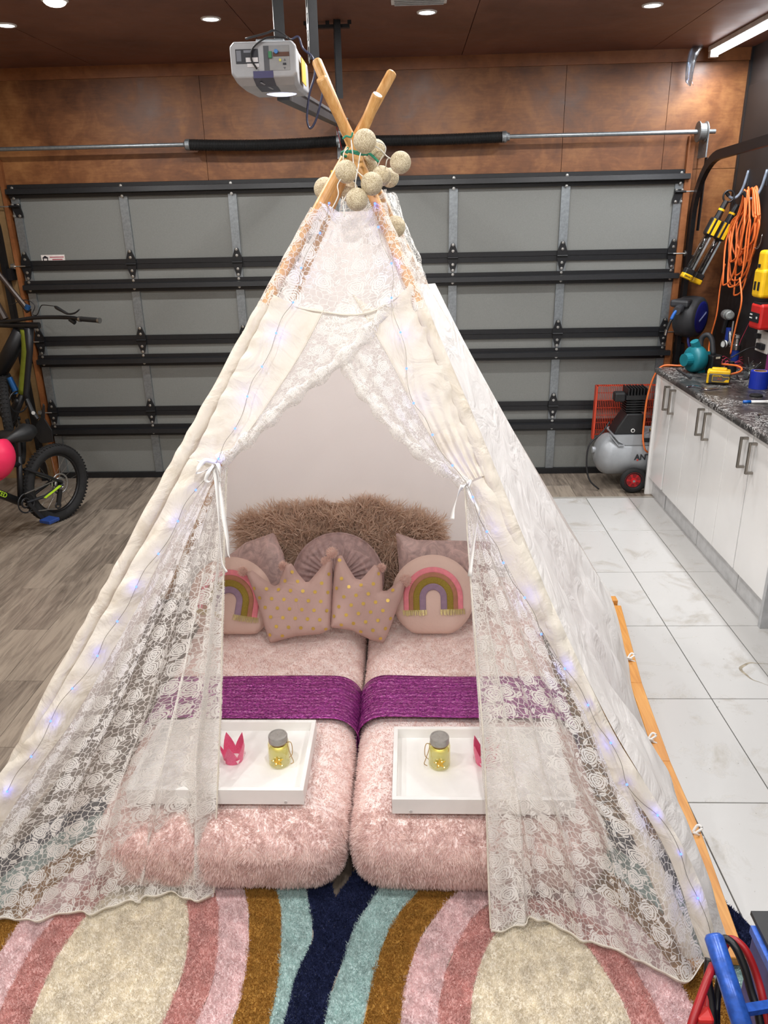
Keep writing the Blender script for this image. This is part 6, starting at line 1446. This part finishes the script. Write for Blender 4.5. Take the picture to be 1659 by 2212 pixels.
obj('handlebar', MB().tube(cr([B(.64, .72, -.28), B(.68, .72, -.12), B(.69, .68, 0), B(.68, .72, .12), B(.64, .72, .28)], 5), .012, 8).tube([B(.675, .6), B(.69, .68)], .014, 8), M_FRAME, tb_, smooth=True)
obj('chainring', MB().torus(B(.30, .23, .05), .062, .005, sB, 30, 6, .6).torus(B(.30, .23, .045), .030, .006, sB, 20, 6), M_FRAME, tb_); obj('crank_arm', MB().beam(B(.30, .23, .07), B(.22, .10, .075), .022, .012, sB), M_FRAME, tb_); obj('pedal', MB().box(B(.21, .09, .12), (.085, .09, .022), (dB, sB, Zv)), mt('blue_pedal', (28, 58, 120), .5), tb_, bevel=.004)
obj('cassette', MB().torus(B(0, .262, .036), .034, .012, sB, 24, 6, .6), M_SPOKE, tb_); obj('derailleur', MB().beam(B(.02, .23, .05), B(.06, .13, .05), .03, .014, sB).torus(B(.06, .13, .05), .02, .006, sB, 16, 6), M_BLKPL, tb_)
obj('chain', MB().tube([B(.30, .292, .05), B(.0, .3, .045)], .004, 5).tube([B(.30, .168, .05), B(.06, .11, .05)], .004, 5), M_SPOKE, tb_)
dt = nrm(B(.66, .50)-B(.30, .23)); lo3 = B(.60, .455, .027); obj('lettering', text_mb('SPECIALIZED', .042, lo3-np.cross(sB, dt)*0-Zv*.016, -dt, np.cross(sB, -dt), .001, .0006, .95), M_LIME, tb_)
# pink helmet on the small bike's saddle
hc = onY(-26, 990, 4.4); t = thing('bike_helmet', 'hot pink bicycle helmet perched on the small bicycle', 'helmet', tuple(hc)); nu, nv = 40, 16; P = np.zeros((nu+1, nv, 3))
for i in range(nu+1):
    for j in range(nv):
        a = 2*PI*i/nu; q = PI*.58*j/(nv-1); P[i, j] = (.155*math.sin(q)*math.cos(a), .13*math.sin(q)*math.sin(a), .14*math.cos(q))
rotm = np.array(Matrix.Rotation(2.55, 3, 'Y') @ Matrix.Rotation(.3, 3, 'X')); V, F = surf(P); o = obj('shell', (V@rotm.T+hc, F), mt('hot_pink_shell', (236, 44, 92), .4, 0, (4, .04)), t, smooth=True); md = o.modifiers.new('thickness', 'SOLIDIFY'); md.thickness = .012
mb = MB()
for a, q in ((.2, 1.0), (-.5, 1.25), (1.0, 1.2), (2.2, .9), (3.4, 1.1), (-1.4, .9), (4.2, 1.2)):
    n_ = rotm@A(math.sin(q)*math.cos(a), math.sin(q)*math.sin(a), math.cos(q)); c_ = hc+rotm@A(.155*math.sin(q)*math.cos(a), .13*math.sin(q)*math.sin(a), .14*math.cos(q)); mb.cyl(c_-n_*.002, c_+n_*.003, .010, n=12)
obj('vent', mb, M_BLKPL, t)
# large bike hung upright on its rear wheel against the wall, handlebar sticking out
by = 5.28; bgl = thing('mountain_bicycle', 'large dark green mountain bicycle hung upright at the left edge', 'bicycle', tuple(A(-2.8, by, 0)))
def Q(x_, y_, dy=0.): return onY(x_, y_, by+dy)
M_GREEN = mt('fade_green_paint', (112, 122, 40), .3, .2, (5, .25))
obj('handlebar', MB().tube(cr([Q(-60, 700, .1), Q(20, 694, .0), Q(80, 686, -.05), Q(150, 686, -.12), Q(172, 690, -.15)], 6), .013, 10), M_FRAME, bgl, smooth=True)
g = obj('grip', MB().tube([Q(172, 690, -.15), Q(176, 689, -.155), Q(212, 692, -.2)], .0165, 12), M_RUB, bgl); obj('lock_ring', MB().tube([Q(171, 689, -.15), Q(175, 689.5, -.155)], .019, 12).tube([Q(212, 692, -.2), Q(216, 692.5, -.205)], .019, 12), M_SPOKE, g)
obj('brake_lever', MB().tube(cr([Q(118, 662, -.1), Q(135, 672, -.13), Q(148, 678, -.15), Q(162, 676, -.17), Q(172, 668, -.18)], 4), [.006, .012, .012, .011, .010, .010, .009, .008, .006, .006, .006, .006, .006, .005, .005, .005, .004], 8), M_BLKPL, bgl, smooth=True)
obj('shifter', MB().tube([Q(150, 690, -.12), Q(162, 697, -.13)], [.012, .016], 8), M_BLKPL, bgl); obj('stem', MB().tube([Q(85, 703, 0), Q(30, 702, .02), Q(-30, 700, .04)], .021, 12), M_FRAME, bgl)
obj('brake_hose', MB().tube(cr([Q(116, 661, -.1), Q(95, 659, -.05), Q(88, 662, -.02), Q(80, 680, .0), Q(70, 678, .02), Q(75, 660, .02), Q(55, 648, .03), Q(20, 660, .05)], 6), .003, 6), M_CABLE, bgl, smooth=True)
obj('bar_plug', MB().cyl(Q(61, 660, -.02), Q(58, 668, -.02), .018, n=14), mt('blue_anodised', (40, 92, 150), .3, .6), bgl)
obj('green_tube', MB().tube(cr([Q(55, 712, .02), Q(58, 750, .02), Q(55, 800, .02), Q(50, 850, .02)], 5), .036, 14), M_GREEN, bgl, smooth=True)
obj('frame', MB().tube([Q(62, 708, .01), Q(64, 760, .0), Q(56, 850, .0), Q(62, 875, .0)], [.034, .022, .02, .02], 12).tube([Q(45, 715, .03), Q(18, 770, .08), Q(-20, 840, .15)], [.05, .055, .05], 14).tube([Q(50, 850, .02), Q(30, 900, .06), Q(10, 960, .1)], .025, 12).tube([Q(-30, 840, .15), Q(20, 910, .05)], .03, 12), M_FRAME, bgl, smooth=True)
obj('crank_arm', MB().tube([Q(58, 862, -.05), Q(70, 890, -.07), Q(82, 905, -.08)], [.014, .018, .014], 10), M_FRAME, bgl); obj('crank_bolt', MB().cyl(Q(72, 892, -.09), Q(72, 892, -.075), .013, n=12), M_SPOKE, bgl)
obj('mudguard', MB().prism([Q(*q, -.04) for q in ((92, 872), (96, 876), (96, 905), (112, 930), (115, 955), (88, 958), (72, 938), (78, 915), (88, 900))], (0, .012, 0)), M_BLKPL, bgl, bevel=.003)
obj('fork', MB().tube([Q(10, 690, .05), Q(-60, 560, .1), Q(-130, 480, .1)], [.03, .02, .016], 10).tube([Q(62, 672, .03), Q(20, 620, .06), Q(-60, 520, .06)], [.022, .018, .016], 10), mt('fork_brown', (54, 42, 36), .4, .2), bgl)
wheel(bgl, Q(-118, 500, .1), A(.1, 1, 0), .37, .032, 16, False); wheel(bgl, Q(28, 905, .14), A(.93, .36, .0), .34, .032, 16, True)
obj('saddle', MB().tube([Q(-30, 944, -.2), Q(10, 944, -.2), Q(50, 938, -.2), Q(64, 934, -.2)], [.03, .05, .03, .016], 12), M_BLKPL, bgl, smooth=True)
ck = Q(40, 868, .0); obj('chainring', MB().torus(ck, .075, .006, A(.9, -.4, 0), 30, 6, .6), M_FRAME, bgl)
obj('rear_shock', MB().tube([Q(20, 815, .02), Q(36, 850, .02)], [.02, .024], 12), mt('blue_anodised', (0, 0, 0)), bgl)
obj('swing_arm', MB().tube(cr([Q(40, 862, .02), Q(26, 890, .04), Q(16, 930, .06), Q(22, 970, .08)], 4), .022, 10), M_FRAME, bgl, smooth=True)
obj('derailleur', MB().beam(Q(58, 905, -.04), Q(66, 935, -.04), .03, .02), M_BLKPL, bgl, bevel=.004)

# ================================================================== blue trolley with jump leads, bottom right
M_BLUE = mt('blue_hammer_enamel', (44, 88, 178), .3, .15, (90, .12), (220, .15, .001)); M_LEADR = mt('red_lead', (150, 22, 28), .38); M_LEADB = mt('black_lead', (18, 18, 20), .4)
def K(x_, y_, k): return CAM+ray(x_, y_)*k
tr = thing('battery_trolley', 'blue steel trolley with tube handle and black topped box at bottom right', 'trolley', (.62, .95, 0))
h0, h1 = K(1540, 2018, 1.42), K(1640, 2330, 1.28)
dirh = nrm(h1-h0); obj('tube_handle', MB().tube([h0, h0+dirh*.006, h1], [.013, .0175, .0175], 20), M_BLUE, tr, smooth=True)
low = h1+A(.06, .02, -.35); foot = A(low[0]+.05, low[1], .012)
obj('lower_tube', MB().tube([h1, low, foot], .0175, 16), M_BLUE, tr, smooth=True)
bx0, bx1, by0, by1, bz = .676, .98, .74, 1.14, .545
M_BOXB = mt('deep_blue_enamel', (32, 40, 112), .35, .1)
obj('box', MB().bb(bx0, bx1, by0, by1, .06, bz), M_BOXB, tr, bevel=.004); obj('box_edge', MB().bb(bx0-.004, bx0+.012, by0-.004, by1+.004, bz-.012, bz+.006), M_BLUE, tr)
obj('black_top', MB().bb(bx0+.006, bx1+.01, by0, by1+.03, bz+.006, bz+.016), mt('black_mat_top', (42, 42, 44), .6), tr)
obj('hanger', MB().beam(h0+dirh*.12+A(.01, 0, 0), A(bx0, by0+.25, h0[2]-.09), .016, .012, (0, 0, 1)), M_BLUE, tr)
for xx, yy in ((bx0+.06, by0+.06), (bx1-.06, by0+.06), (bx0+.06, by1-.06), (bx1-.06, by1-.06)): obj('castor', MB().cyl((xx-.012, yy, .03), (xx+.012, yy, .03), .03, n=18), M_RUB, tr)
obj('base_plate', MB().prism([A(bx0-.02, by0, .055), A(bx1, by0, .055), A(bx1, by1, .055), A(bx0-.02, by1, .055)], (0, 0, .01)), M_BLUE, tr)
obj('foot_strut', MB().beam(foot+A(0, 0, .02), A(bx0, by0+.1, .06), .03, .012), M_BLUE, tr)
def leads(name, label, mat, sets):
    t = thing(name, label, 'jump lead', tuple(K(*sets[0][0])))
    for s in sets: obj('cable', MB().tube(cr([K(*q) for q in s], 7), .0075, 9), mat, t, smooth=True)
    return t
tl = leads('jump_lead', 'red jump lead looped over the blue trolley handle', M_LEADR, [
    [(1540, 2100, 1.46), (1562, 2050, 1.45), (1575, 2030, 1.45), (1595, 2036, 1.44), (1615, 2060, 1.43), (1635, 2110, 1.42), (1650, 2170, 1.4), (1660, 2260, 1.38)],
    [(1540, 2085, 1.40), (1530, 2110, 1.38), (1512, 2160, 1.36), (1490, 2230, 1.34), (1486, 2300, 1.33)],
    [(1533, 2130, 1.46), (1528, 2170, 1.45), (1524, 2230, 1.43)]])
obj('clamp', MB().box(K(1517, 2208, 1.36), (.03, .03, .05)), M_RED, tl, bevel=.006)
leads('jump_lead', 'black jump lead looped over the blue trolley handle', M_LEADB, [
    [(1552, 2060, 1.45), (1562, 2030, 1.43), (1578, 2034, 1.42), (1592, 2052, 1.41), (1608, 2090, 1.4), (1622, 2140, 1.39), (1640, 2200, 1.37), (1652, 2280, 1.35)],
    [(1531, 2070, 1.47), (1529, 2110, 1.46), (1536, 2160, 1.45), (1543, 2230, 1.43)], [(1556, 2110, 1.47), (1548, 2160, 1.46), (1546, 2230, 1.43)]])
